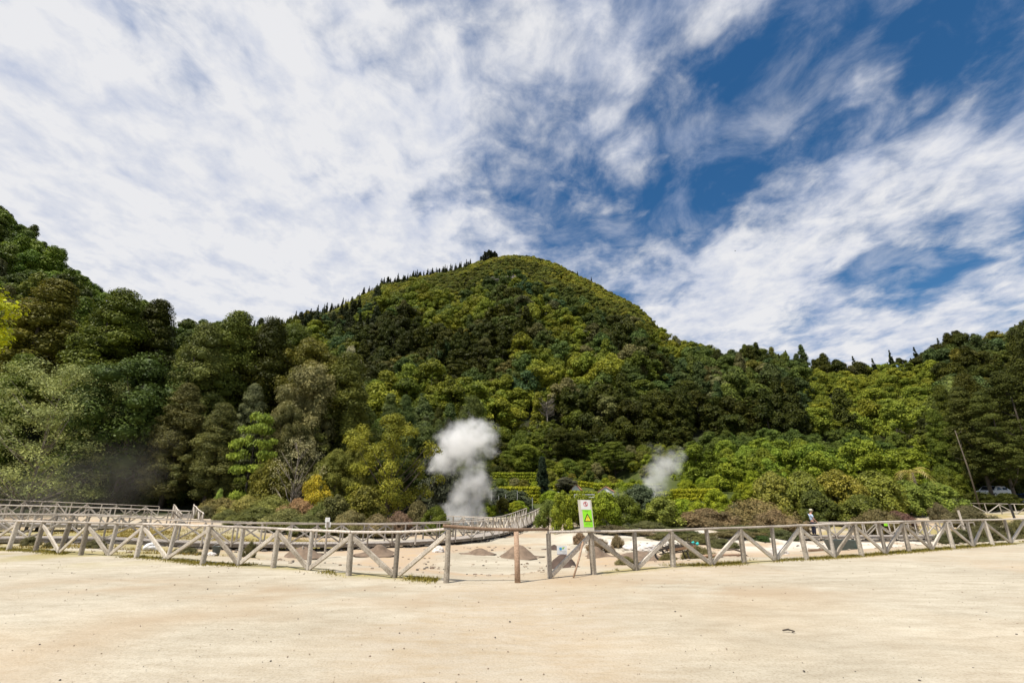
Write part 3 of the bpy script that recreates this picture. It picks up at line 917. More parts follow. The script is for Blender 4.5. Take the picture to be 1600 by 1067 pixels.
for v, us in ((.638, ((.36, .46), (.475, .55), (.565, .72), (.735, .80))), (.615, ((.48, .56), (.575, .68))), (.235, ((.45, .58), (.60, .74))), (.20, ((.35, .47), (.485, .60), (.615, .72), (.735, .86)))):
    mb = MB()
    for u0, u1 in us:
        x = u0
        while x < u1 - .012:
            mb.poly([SP(x, v, .0056), SP(x + .014, v, .0056), SP(x + .014, v + .013, .0056), SP(x, v + .013, .0056)], [(0, 1, 2, 3)]); x += .021
    mb.build('lettering', M_BLACK, root)
mb = MB()
for u, v in ((.5, .04), (.12, .95), (.93, .08)):
    mb.lathe([(.006, 0), (.006, .004), (.003, .006)], (0, 0, 0), 8)
mb = None

# leaning digging stick beside the sign post
p0 = at_z(896, 902, 0); p1 = at_Y(911, 846, p0.y + .35)
mb = MB(); mb.tube([p0, p0.lerp(p1, .5) + Vector((.012, 0, 0)), p1], [.02, .024, .026], 8)
single('wooden_stick', mb, M_RUSTW, 'dark brown stick leaning against the fence below the green warning sign', 'stick', p0, smooth=True)

# little logo sign at the dark mound
q0 = at_z(874, 872, gz(1.6, 20))
qc = at_Y(878, 859, 20.0)
zg = gz(qc.x, 20.0)
root = thing('small_sign', 'small white sign with a blue and green emblem beside a dark soil mound', 'sign', (qc.x, 20.0, zg))
mb = MB(); mb.beam((qc.x, 20.03, zg - .1), (qc.x, 20.03, qc.z + .1), .035, .035); mb.build('post', M_DARKW, root)


def plate(name, x0, z0, x1, z1, y, mt, par, th=.012, sl=0.0):
    mb = MB(); mb.box((qc.x + x0, y - th, qc.z + z0), (qc.x + x1, y, qc.z + z1)); return mb.build(name, mt, par)


plate('panel', -.20, -.15, .20, .16, 20.0, M_WHITE, root)
plate('lower_band', -.20, -.168, .20, -.152, 20.0, M_PURP, root)
mb = MB()
mb.poly([(qc.x + a, 19.985, qc.z + c) for a, c in ((-.10, .0), (-.115, .09), (-.08, .075), (-.075, .125), (-.045, .08), (-.01, .10), (0, .03), (-.03, -.01))], [tuple(range(7, -1, -1))])
mb.build('blue_emblem', M_BLUE, root)
mb = MB(); mb.poly([(qc.x + a, 19.985, qc.z + c) for a, c in ((.01, .03), (.01, .11), (.03, .085), (.045, .11), (.12, .11), (.06, .035))], [tuple(range(5, -1, -1))]); mb.build('green_emblem', M_GREEN, root)
for zz_, x0, x1 in ((-.045, -.09, .15), (-.095, .02, .16)):
    mb = MB(); x = x0
    while x < x1: mb.box((qc.x + x, 19.983, qc.z + zz_), (qc.x + x + .022, 19.987, qc.z + zz_ + .018)); x += .034
    mb.build('lettering', M_STEEL, root)

# twin-plate sign post in front of the long boardwalk
pb = at_z(506.5, 866, -.35); Yp = 22.6
pb = Vector((at_Y(508, 866, Yp).x, Yp, gz(at_Y(508, 866, Yp).x, Yp)))
pt = at_Y(513, 810, Yp)
root = thing('plate_sign', 'slim grey post with two small white plates before the long boardwalk', 'sign', pb)
mb = MB(); mb.beam(pb - Vector((0, 0, .1)), Vector((pt.x - .02, Yp, pt.z)), .10, .07, up=(1, 0, 0)); mb.build('post', M_RAIL, root)
mb = MB(); mb.box((pt.x - .11, Yp - .07, pt.z - .14), (pt.x + .10, Yp - .055, pt.z + .05)); up_ = mb.build('white_plate', M_WHITE, root)
mb = MB(); mb.lathe([(.045, 0), (.045, .004)], (0, 0, 0), 14)
mb2 = MB(); k_ = 16
P_ = [(pt.x + r * math.cos(2 * PI * i / k_), Yp - .0735, pt.z - .04 + r * math.sin(2 * PI * i / k_)) for i in range(k_) for r in (.035, .045)]
mb2.poly(P_, [(2 * i, 2 * i + 1, (2 * i + 3) % (2 * k_), (2 * i + 2) % (2 * k_)) for i in range(k_)]); mb2.build('roundel', M_STEEL, root)
mb = MB(); mb.box((pt.x - .12, Yp + .04, pt.z - .38), (pt.x + .13, Yp + .052, pt.z - .15)); mb.build('white_plate', M_WHITE, root)

# ------------------------------------------------------------------ soil mounds, stones and odds and ends in the field
mounds = [(472, 873, 23.2, 50, 16, 'low wide brown soil mound with a stake on it below the long boardwalk', .8),
          (590, 867, 23.6, 44, 15, 'rounded brown soil mound touching the edge of the long boardwalk', .8),
          (747, 867, 23.6, 34, 9, 'small flat brown soil mound seen through the gate gap', 1.0),
          (811, 870, 22.8, 44, 19, 'pointed brown soil cone behind the reddish gate post', 1.0),
          (880, 884, 19.2, 44, 20, 'dark steep soil cone below the small white emblem sign', .62),
          (931, 872, 22.5, 34, 15, 'grey brown soil cone half hidden by the warning sign post', .8),
          (1007, 874, 21.8, 66, 13, 'long low pinkish brown soil heap behind the right fence', 1.05),
          (866, 861, 26, 22, 8, 'tiny dark soil heap left of the small emblem sign', .6)]
for px, py, Y, wpx, hpx, lab, br in mounds:
    c = at_Y(px, py, Y); z = gz(c.x, Y); dep = Y * CT; r0 = wpx / 2 * dep / F; h = hpx * dep / F * .9
    mb = MB(); n = 26; rings = 9
    prof = [(1.5, -.08), (1.2, .04), (.98, .17), (.8, .36), (.62, .57), (.43, .77), (.26, .92), (.11, .99), (.0, 1.0)]
    sd = random.random() * 50
    mb.lathe([(max(r_ * r0, .004), zf_ * h) for r_, zf_ in prof], (c.x, Y, z), n)
    for i, v in enumerate(mb.v):
        nn_ = mnoise.noise(Vector((v[0] * 1.3 + sd, v[1] * 1.3, v[2]))) * .46 + mnoise.noise(Vector((v[0] * 4 + sd, v[1] * 4, v[2] * 3))) * .16
        mb.v[i] = (c.x + (v[0] - c.x) * (1 + nn_), Y + (v[1] - Y) * (1 + nn_), v[2] + nn_ * h * .35)
    single('soil_mound', mb, M_MOUND if br > .7 else plain('dark_soil', (.085, .055, .04), .95, .35, 5, bump=.8), lab, 'mound', (c.x, Y, z), 'soil mounds over cooking pits', smooth=True)
c = at_Y(474.5, 868, 23.2)
mb = MB(); mb.beam((c.x, 23.0, gz(c.x, 23.2)), (c.x, 23.0, at_Y(474, 852, 23.2).z), .09, .05, up=(1, 0, 0))
single('marker_stake', mb, M_WOOD, 'short pale stake standing in the low brown mound below the boardwalk', 'stake', (c.x, 23.0, gz(c.x, 23.2)))


def rock(px, py, Y, wpx, hpx, mt, name, label, cat, group=None, sub=2, rough=.35):
    c = at_Y(px, py, Y); z = gz(c.x, Y); dep = Y * CT; r0 = wpx / 2 * dep / F; h = hpx * dep / F
    import bmesh
    bm = bmesh.new(); bmesh.ops.create_icosphere(bm, subdivisions=sub + 1, radius=1)
    sd = random.random() * 40
    for v in bm.verts:
        k = 1 + rough * mnoise.noise(v.co * 1.4 + Vector((sd, 0, 0))) + .4 * rough * mnoise.noise(v.co * 3.7 + Vector((sd, 0, 0)))
        v.co = Vector((v.co.x * r0 * k, v.co.y * r0 * .8 * k, (v.co.z * k) * h * .75 + h * .3))
    me = bpy.data.meshes.new(name); bm.to_mesh(me); bm.free(); me.materials.append(mt)
    o = link(bpy.data.objects.new(name, me)); o.location = (c.x, Y, z)
    return tag(o, label, cat, group)


rock(235, 861, 19.6, 25, 11, plain('bright_stone', (.72, .70, .68), .9, .1, 5, bump=.5), 'pale_stone', 'bright white stone lying in the grass under the left fence', 'stone')
rock(685, 866, 24.6, 17, 8, M_PALESTONE, 'pale_stone', 'pale stone at the boardwalk edge left of the gate gap', 'stone')
rock(329, 868, 18.0, 15, 5, M_PALESTONE, 'pale_stone', 'small flat whitish stone beside the dark bucket under the left fence', 'stone')
rock(1220, 872, 22.5, 26, 11, M_PALESTONE, 'pale_stone', 'whitish boulder low behind the right fence left of the tub', 'stone')
for i, (px, py, Y, wpx, hpx) in enumerate([(985, 846, 26, 26, 9), (1010, 848, 25.5, 30, 10), (960, 842, 27.5, 24, 8), (932, 838, 29, 20, 7)]):
    rock(px, py, Y, wpx, hpx, M_PALESTONE, 'pale_stone', 'whitish mineral stone on the bare bank right of the warning sign', 'stone', 'mineral stones on the bank')
RY = [hit(a, b_, 0, 250, 388) for a, b_ in ((768, 449), (798, 440), (748, 458))]
for a, b_, c_ in zip((768, 798, 748), (449, 440, 458), RY): PLACED.append((at_Y(a, b_, c_).x, c_ - 3, 7.5))
rock(768, 449, RY[0] - 1, 34, 20, M_ROCK, 'rock_face', 'grey bare rock face near the top of the central peak', 'rock', sub=3, rough=.5)
rock(798, 440, RY[1] - 1, 24, 14, M_ROCK, 'rock_face', 'smaller rock outcrop right of the main rock face below the summit', 'rock', sub=3, rough=.5)
rock(748, 458, RY[2] - 1, 20, 13, M_ROCK, 'rock_face', 'lowest left rock outcrop below the summit bushes', 'rock', sub=3, rough=.5)

# rubble below the boardwalk edges, nobody could count it
mb = MB()
import bmesh
_iv, _if = ico()
for path, nrm, dens in ((pathA, nrmA, 15),):
    for i in range(len(path) - 1):
        for k in range(dens):
            t = random.random(); p = path[i].lerp(path[i + 1], t); s = random.choice((-1, 1, 1))
            q = p + nrm[i] * s * random.uniform(.3, .85); r = random.uniform(.04, .15)
            z = gz(q.x, q.y)
            mb.poly([(q.x + a[0] * r * random.uniform(.8, 1.4), q.y + a[1] * r, z + (a[2] * .6 + .2) * r) for a in _iv], [tuple(f) for f in _if])
for k in range(260):
    x = random.uniform(20.3, 33); y = 34.9 + random.uniform(-1, .3) + max(0, x - 28) * .15; r = random.uniform(.05, .16)
    z = gz(x, y); mb.poly([(x + a[0] * r * random.uniform(.8, 1.4), y + a[1] * r, z + (a[2] * .6 + .2) * r) for a in _iv], [tuple(f) for f in _if])
o = mb.build('rubble', M_STONE); o['kind'] = 'stuff'

mb = MB()
for k in range(1500):
    x = random.uniform(-16, 30); y = float(fence_y(np.array([x]))[0]) + random.uniform(1.0, 17)
    if fbm(np.array([x * .4]), np.array([y * .4]), 3)[0] < .47: continue
    r = random.uniform(.015, .05) + .05 * random.random() ** 6; z = gz(x, y)
    mb.poly([(x + a[0] * r * random.uniform(.8, 1.4), y + a[1] * r, z + (a[2] * .6 + .2) * r) for a in _iv], [tuple(f) for f in _if], random.choice((0, 1, 1, 2)))
o = mb.build('field_stones', [M_STONE, plain('tan_stone', (.38, .31, .23), .95, .3, 6), M_MOUND]); o['kind'] = 'stuff'

# bucket by the left fence
c = at_Y(337, 866, 18.3); z = gz(c.x, 18.3)
root = thing('bucket', 'small dark bucket standing under the left fence beside a flat stone', 'bucket', (c.x, 18.3, z))
mb = MB(); mb.lathe([(.10, 0), (.11, .02), (.15, .32), (.165, .33), (.14, .325), (.10, .06)], (c.x, 18.3, z), 18); mb.build('body', M_TUB, root, True)
mb = MB(); mb.tube([(c.x + .155 * math.cos(a), 18.3 + .03, z + .32 + .1 * math.sin(a)) for a in np.linspace(0, PI, 9)], [.006] * 9, 5); mb.build('handle', M_STEEL, root)

# grey green tub
c = at_Y(1318, 866, 24.2); z = gz(c.x, 24.2)
root = thing('metal_tub', 'grey green metal tub with a bright green right rim behind the right fence', 'tub', (c.x, 24.2, z))
dep = 24.2 * CT; L_ = 38 * dep / F / 2; h = 15 * dep / F
mb = MB(); P_ = []
for k, (zx, fx_) in enumerate(((0, .8), (h, 1.0), (h - .02, .95), (.06, .77))):
    for sx_, sy_ in ((-1, -1), (1, -1), (1, 1), (-1, 1)): P_.append((c.x + sx_ * L_ * fx_, 24.2 + sy_ * .38 * fx_, z + zx))
fs = [(0, 3, 2, 1)] + [(k * 4 + i, k * 4 + (i + 1) % 4, k * 4 + 4 + (i + 1) % 4, k * 4 + 4 + i) for k in range(3) for i in range(4)] + [(12, 13, 14, 15)]
mb.poly(P_, fs); mb.build('body', M_TUB, root)
mb = MB(); mb.beam((c.x + L_ * .82, 23.78, z + .02), (c.x + L_ * 1.02, 23.80, z + h), .09, .03); mb.build('rim_strip', M_TURQ, root)
c = at_Y(1280, 868, 23.6); z = gz(c.x, 23.6)
mb = MB(); mb.box((c.x - .42, 23.5, z - .02), (c.x + .32, 23.72, z + .13), jit=.02)
single('timber_offcut', mb, M_RUSTW, 'reddish brown timber offcut lying on the ground left of the tub', 'timber', (c.x, 23.6, z))

# barrow with brushwood
c = at_Y(1066, 880, 17.6); Yb = 17.6; z = gz(c.x, Yb)
root = thing('wheelbarrow', 'old barrow on dark legs with a turquoise handle end behind the right fence', 'wheelbarrow', (c.x, Yb, z))
mb = MB(); mb.poly([(c.x - .45, Yb - .25, z + .30), (c.x + .35, Yb - .25, z + .40), (c.x + .35, Yb + .25, z + .40), (c.x - .45, Yb + .25, z + .30),
                    (c.x - .55, Yb - .3, z + .38), (c.x + .45, Yb - .3, z + .50), (c.x + .45, Yb + .3, z + .50), (c.x - .55, Yb + .3, z + .38)],
                   [(0, 3, 2, 1), (0, 1, 5, 4), (1, 2, 6, 5), (2, 3, 7, 6), (3, 0, 4, 7)]); mb.build('tray', M_RUSTW, root)
for s in (-1, 1):
    mb = MB(); mb.tube([(c.x + .5, Yb + s * .2, z + .52), (c.x + .1, Yb + s * .2, z + .3), (c.x - .75, Yb + s * .06, z + .18)], [.02, .02, .02], 6); mb.build('shaft', M_DARKW, root)
    mb = MB(); mb.beam((c.x + .12, Yb + s * .2, z + .32), (c.x + .22, Yb + s * .24, z), .035, .035); mb.build('leg', M_DARKW, root)
    mb = MB(); mb.tube([(c.x + .5, Yb + s * .2, z + .52), (c.x + .58, Yb + s * .2, z + .56)], [.05, .045], 8); mb.build('handle', M_TURQ, root)
mb = MB(); mb.tube([(c.x - .75 + .16 * math.cos(a), Yb, z + .17 + .16 * math.sin(a)) for a in np.linspace(0, 2 * PI, 17)], [.035] * 17, 6); mb.build('wheel', M_TYRE, root)
mb = MB()
for k in range(110):
    x = random.uniform(-.6, .35); a = Vector((c.x + x, Yb + random.uniform(-.22, .2), z + .42 + .12 * x + random.uniform(0, .05)))
    d = Vector((random.gauss(0, 1), random.gauss(0, .4), random.gauss(.12, .25))).normalized() * random.uniform(.15, .38)
    mb.tube([a - d, a + d * .2 + Vector((0, 0, .01)), a + d], [.008, .01, .004], 4)
single('brushwood', mb, M_BARK, 'heap of dry brown brushwood lying on the old barrow', 'brushwood', (c.x, Yb, z + .4))
c = at_Y(1145, 876, 19.2); z = gz(c.x, 19.2)
mb = MB(); mb.tube([(c.x - .75, 18.9, z + .05), (c.x - .35, 19.1, z + .28), (c.x + .1, 19.2, z + .30), (c.x + .45, 19.3, z + .2), (c.x + .7, 19.4, z + .03)], [.03, .035, .035, .03, .02], 7)
single('bent_branch', mb, M_BARK, 'dark arched branch lying on the ground behind the right fence', 'branch', (c.x, 19.2, z), smooth=True)
c = at_Y(1130, 882, 18.3); z = gz(c.x, 18.3)
mb = MB(); mb.tube([(c.x - .9, 18.2, z + .06), (c.x, 18.3, z + .09), (c.x + .9, 18.5, z + .07)], [.04, .045, .035], 7)
single('fallen_pole', mb, M_RUSTW, 'straight reddish pole lying on the ground under the arched branch', 'pole', (c.x, 18.3, z), smooth=True)

# stakes on the right, lime panel on the low boardwalk rail
for (pa, pz, Y, wd, mt, lab) in (((1507, 826), (1497, 797), 38, .16, M_RAIL, 'pale leaning wooden stake between the two dark heath bushes'),
                                  ((1592, 828), (1577, 786.5), 36, .16, M_DARKW, 'dark leaning stake with a pale edge at the right end of the splayed fence')):
    a = at_Y(*pa, Y); c = at_Y(*pz, Y)
    mb = MB(); mb.beam(Vector((a.x, Y, gz(a.x, Y) - .1)), c, wd, .07, up=(1, 0, 0))
    single('wooden_stake', mb, mt, lab, 'stake', (a.x, Y, gz(a.x, Y)))
c = at_Y(1384, 818.5, 34.7)
mb = MB(); mb.box((c.x - .12, c.y, c.z - .12), (c.x + .12, c.y + .015, c.z + .13), jit=.004)
single('lime_panel', mb, M_LIME, 'small plain lime green panel fixed to the low boardwalk rail', 'panel', (c.x, c.y, c.z - .12))
c = at_Y(843, 826, 55); t = at_Y(843, 793.5, 55)
mb = MB(); mb.beam((c.x, 55, gz(c.x, 55) - .1), (c.x, 55, t.z), .13, .13, up=(1, 0, 0))
single('tall_post', mb, M_RAIL, 'tall grey post at the far bend of the long boardwalk', 'post', (c.x, 55, gz(c.x, 55)))
a = at_Y(843, 794.5, 55.2); b2 = at_Y(790, 812, 49)
far = []

# retaining wall behind the bend
a = at_Y(768, 796.5, 64); c = at_Y(852, 797, 64)
root = thing('retaining_wall', 'long low tan wall with a dark coping behind the far bend of the boardwalk', 'wall', ((a.x + c.x) / 2, 64, gz((a.x + c.x) / 2, 64)))
mb = MB(); mb.box((a.x - 3, 64, gz(0, 64) - 1.2), (c.x, 64.4, a.z)); mb.build('wall', M_WALL, root)
mb = MB(); mb.box((a.x - 3.05, 63.94, a.z + .002), (c.x + .05, 64.46, a.z + .11)); mb.build('coping', M_STONE, root)
for k, (px, y0, y1) in enumerate(((768, 766, 796), (779, 774, 796), (790, 772, 796), (808.5, 767, 796), (832, 777, 796))):
    q0 = at_Y(px, y1, 65.5); q1 = at_Y(px, y0, 65.5)
    mb = MB(); mb.tube([(q0.x, 65.5, gz(q0.x, 65.5) - .1), (q0.x, 65.5, q1.z)], [.035, .035], 6)
    single('steel_post', mb, M_STEEL, ['tallest thin steel post, leftmost of the line above the tan wall', 'short thin steel post, second from left above the tan wall', 'thin steel post in the middle of the line above the tan wall', 'thin steel post left of the cypress above the tan wall', 'short thin steel post in front of the flat-roofed shed'][k], 'post', (q0.x, 65.5, gz(q0.x, 65.5)), 'thin posts above the wall')


# ------------------------------------------------------------------ garden buildings
def house(name, label, px, Y, wpx, hpx, roof, depth=3.0, rot=0.0, py=778, group=None, zlift=0.0):
    Y = hit(px, py); PLACED.append((at_Y(px, py, Y).x, Y, 2.6))
    x = at_Y(px, py, Y).x; z = gz(x, Y) - .2; dep = Y * CT; W_ = wpx * dep / F; H_ = hpx * dep / F
    root = thing(name, label, 'house' if roof == 'gable' else 'shed', (x, Y, z), group)
    ca, sa = math.cos(rot), math.sin(rot)
    T = lambda a, b_, c_: (x + a * ca - b_ * sa, Y + a * sa + b_ * ca, z + c_)
    mb = MB(); w2, d2 = W_ / 2, depth / 2
    if roof == 'gable':
        e, r = H_ * .55, H_
        P_ = [T(-w2, -d2, 0), T(w2, -d2, 0), T(w2, d2, 0), T(-w2, d2, 0), T(-w2, -d2, e), T(w2, -d2, e), T(w2, d2, e), T(-w2, d2, e), T(0, -d2, r), T(0, d2, r)]
        mb.poly(P_, [(0, 1, 5, 8, 4), (1, 2, 6, 5), (2, 3, 7, 9, 6), (3, 0, 4, 7)]); mb.build('wall', M_WHITE, root)
        for s in (-1, 1):
            mb = MB(); o_ = .12
            A = [T(s * (w2 + .25), -d2 - o_, e - .25 * (r - e) / w2 + .02), T(0, -d2 - o_, r + .02), T(0, d2 + o_, r + .02), T(s * (w2 + .25), d2 + o_, e - .25 * (r - e) / w2 + .02)]
            Bq = [(p[0], p[1], p[2] + .1) for p in A]
            mb.poly(A + Bq, [(3, 2, 1, 0), (4, 5, 6, 7), (0, 1, 5, 4), (1, 2, 6, 5), (2, 3, 7, 6), (3, 0, 4, 7)]); mb.build('roof', M_ROOF, root)
    else:
        e = H_
        mb.poly([T(-w2, -d2, 0), T(w2, -d2, 0), T(w2, d2, 0), T(-w2, d2, 0), T(-w2, -d2, e * .82), T(w2, -d2, e), T(w2, d2, e), T(-w2, d2, e * .82)], [(0, 1, 5, 4), (1, 2, 6, 5), (2, 3, 7, 6), (3, 0, 4, 7), (4, 5, 6, 7)]); mb.build('wall', M_WALL if roof == 'flat' else M_WHITE, root)
        A = [T(-w2 - .3, -d2 - .3, e * .80 + .03), T(w2 + .3, -d2 - .3, e * 1.02 + .03), T(w2 + .3, d2 + .3, e * 1.02 + .03), T(-w2 - .3, d2 + .3, e * .80 + .03)]
        mb = MB(); mb.poly(A + [(p[0], p[1], p[2] + .12) for p in A], [(3, 2, 1, 0), (4, 5, 6, 7), (0, 1, 5, 4), (1, 2, 6, 5), (2, 3, 7, 6), (3, 0, 4, 7)]); mb.build('roof', M_WHITE, root)
    for nm, a0, a1, c0, c1 in (('door', -.18, .12, .02, .42), ('window', .3, .62, .2, .42)):
        mb = MB(); mb.poly([T(w2 * a0 * 1.0, -d2 - .004, H_ * c0), T(w2 * a1, -d2 - .004, H_ * c0), T(w2 * a1, -d2 - .004, H_ * c1), T(w2 * a0, -d2 - .004, H_ * c1)], [(0, 1, 2, 3)])
        mb.build(nm, M_DARKW if nm == 'door' else M_GLASS, root)


house('garden_house', 'white gabled garden house with an orange roof beyond the warning sign', 949, 78, 24, 17, 'gable', 4, -.28, 777)
house('garden_hut', 'tiny white hut with an orange roof left of the gabled house', 901, 84, 12, 14, 'gable', 2.4, -.25, 770)
house('garden_shed', 'low shed with a white flat roof left of the dark cypress', 829, 74, 24, 11, 'flat', 3, .05, 775)
house('garden_shed', 'small white shed peeping out right of the dark cypress', 859, 74, 15, 9, 'white', 2.4, .2, 778)
for px0, px1, ya, yb, Y, lab in ((897, 929, 772.5, 776.8, 70, 'double white bars of a garden frame above the warning sign'), (980, 1007, 773.5, 773.5, 70, 'single white bar on a V strut right of the gabled house')):
    a = at_Y(px0, ya, Y); c = at_Y(px1, ya, Y); z0 = gz(a.x, Y)
    root = thing('trellis', lab, 'trellis', (a.x, Y, z0), 'white frames in the garden')
    for yy in sorted({ya, yb}):
        zz_ = at_Y(px0, yy, Y).z; mb = MB(); mb.beam((a.x, Y, zz_), (c.x, Y, zz_), .08, .08); mb.build('bar', M_WHITE, root)
    for s, q in ((1, .12), (-1, .38)):
        x = a.x + (c.x - a.x) * q; mb = MB(); mb.beam((x, Y + .07, a.z - .02), (x + s * .35, Y + .07, a.z - .75), .06, .06, up=(1, 0, 0)); mb.build('strut', M_WHITE, root)
    for x in (a.x + .05, c.x - .05):
        mb = MB(); mb.beam((x, Y + .14, z0 - .2), (x, Y + .14, a.z), .07, .07, up=(1, 0, 0)); mb.build('post', M_STEEL, root)


# ------------------------------------------------------------------ parked cars under the conifers
def car(label, px, py, Y, rot, paint, van=False, name='parked_car'):
    x = at_Y(px, py, Y).x; z = gz(x, Y)
    root = thing(name, label, 'van' if van else 'car', (x, Y, z), 'vehicles parked under the conifers')
    ca, sa = math.cos(rot), math.sin(rot)
    T = lambda a, b_, c_: (x + a * ca - b_ * sa, Y + a * sa + b_ * ca, z + c_)
    hgt = 1.95 if van else 1.45
    if van: prof = [(-2.3, .35), (-2.35, .8), (-2.3, 1.1), (-1.6, 1.25), (-1.15, hgt - .05), (-.7, hgt), (2.2, hgt), (2.32, hgt - .2), (2.35, .4)]
    else: prof = [(-2.1, .35), (-2.15, .6), (-2.0, .82), (-1.1, .95), (-.4, hgt - .04), (.1, hgt), (1.0, hgt - .04), (1.75, .98), (2.08, .9), (2.12, .4)]
    mb = MB(); n = len(prof)
    rows = []
    for yy, k, in_ in ((-.86, 1, 0), (-.80, 1.0, .03), (.80, 1.0, .03), (.86, 1, 0)):
        rows.append([T(a, yy * (.88 if c_ > 1.0 else 1), c_ + (in_ if c_ > .6 else 0)) for a, c_ in prof])
    P_ = [q for r in rows for q in r]
    fs = [tuple(range(n)), tuple(reversed(range(3 * n, 4 * n)))]
    for r in range(3):
        fs += [(r * n + i, (r + 1) * n + i, (r + 1) * n + (i + 1) % n, r * n + (i + 1) % n) for i in range(n)]
    mb.poly(P_, fs); mb.build('body', paint, root)
    for s in (-1, 1):
        for a0, a1 in (((-1.0, -.2), (-.1, .9)) if van else ((-.75, .15), (.25, 1.3))):
            zb, zt = (1.2, 1.7) if van else (.98, hgt - .14)
            mb = MB(); mb.poly([T(a0 + (0 if van else .0), s * .868, zb), T(a1, s * .868, zb), T(a1 - .12, s * .80, zt), T(a0 + .3, s * .80, zt)], [(0, 1, 2, 3)]); mb.build('window', M_GLASS, root)
        for a in (-1.35, 1.35):
            mb = MB(); cx_, cy_, cz_ = T(a, s * .78, .32)
            ax = Vector((-sa, ca, 0))
            ring_ = [Vector((cx_, cy_, cz_)) + Vector((ca, sa, 0)) * .32 * math.cos(t) + Vector((0, 0, .32)) * math.sin(t) for t in np.linspace(0, 2 * PI, 19)[:-1]]
            mb.poly([p - ax * .1 for p in ring_] + [p + ax * .1 for p in ring_], [tuple(range(18)), tuple(reversed(range(18, 36)))] + [(i, 18 + i, 18 + (i + 1) % 18, (i + 1) % 18) for i in range(18)])
            wl = mb.build('wheel', M_TYRE, root)
            mb = MB(); ring2 = [Vector((cx_, cy_, cz_)) + (p - Vector((cx_, cy_, cz_))) * .6 + ax * s * .105 for p in ring_]
            mb.poly(ring2, [tuple(range(18))]); rm = mb.build('rim', M_METAL, root); rm.parent = wl; rm.location = -Vector((0, 0, 0)); rm.matrix_parent_inverse = Matrix()
        mb = MB(); mb.box((0, 0, 0), (0.01, 0.01, 0.01)); mb = MB()
        f0 = T(-2.16 if not van else -2.36, s * .6, .68 if not van else .85)
        mb.lathe([(.02, -.06), (.09, -.05), (.09, .05), (.02, .06)], f0, 10); mb.build('headlight', M_METAL, root)
    mb = MB(); 
    if van: mb.poly([T(-1.62, -.72, 1.27), T(-1.62, .72, 1.27), T(-1.18, .68, 1.86), T(-1.18, -.68, 1.86)], [(0, 3, 2, 1)])
    else: mb.poly([T(-1.08, -.7, 1.0), T(-1.08, .7, 1.0), T(-.46, .66, 1.42), T(-.46, -.66, 1.42)], [(0, 3, 2, 1)])
    mb.build('windscreen', M_GLASS, root)


car('white van parked behind the trunks at the right edge', 1592, 776, 70, .35, M_CARW, True, 'parked_van')
car('dark blue car parked in front of the white van', 1606, 783, 55, .2, M_CARB)
car('pale car glimpsed between two conifer trunks', 1556, 781, 60, .3, M_CARW)


# ------------------------------------------------------------------ the person on the low boardwalk
def skin_mesh(name, verts, edges, radii, mt, sub=1, root=0):
    me = bpy.data.meshes.new(name + '_skeleton'); me.from_pydata(verts, edges, [])
    o = bpy.data.objects.new(name + '_tmp', me); COL.objects.link(o)
    md = o.modifiers.new('s', 'SKIN'); md.use_smooth_shade = True
    for i, r in enumerate(radii):
        sv = me.skin_vertices[0].data[i]; sv.radius = (r, r) if not isinstance(r, tuple) else r; sv.use_root = (i == root)
    ms = o.modifiers.new('u', 'SUBSURF'); ms.levels = sub; ms.render_levels = sub
    dg = bpy.context.evaluated_depsgraph_get()
    r = bpy.data.meshes.new_from_object(o.evaluated_get(dg)); r.name = name
    bpy.data.objects.remove(o); bpy.data.meshes.remove(me)
    r.materials.clear(); r.materials.append(mt)
    return r


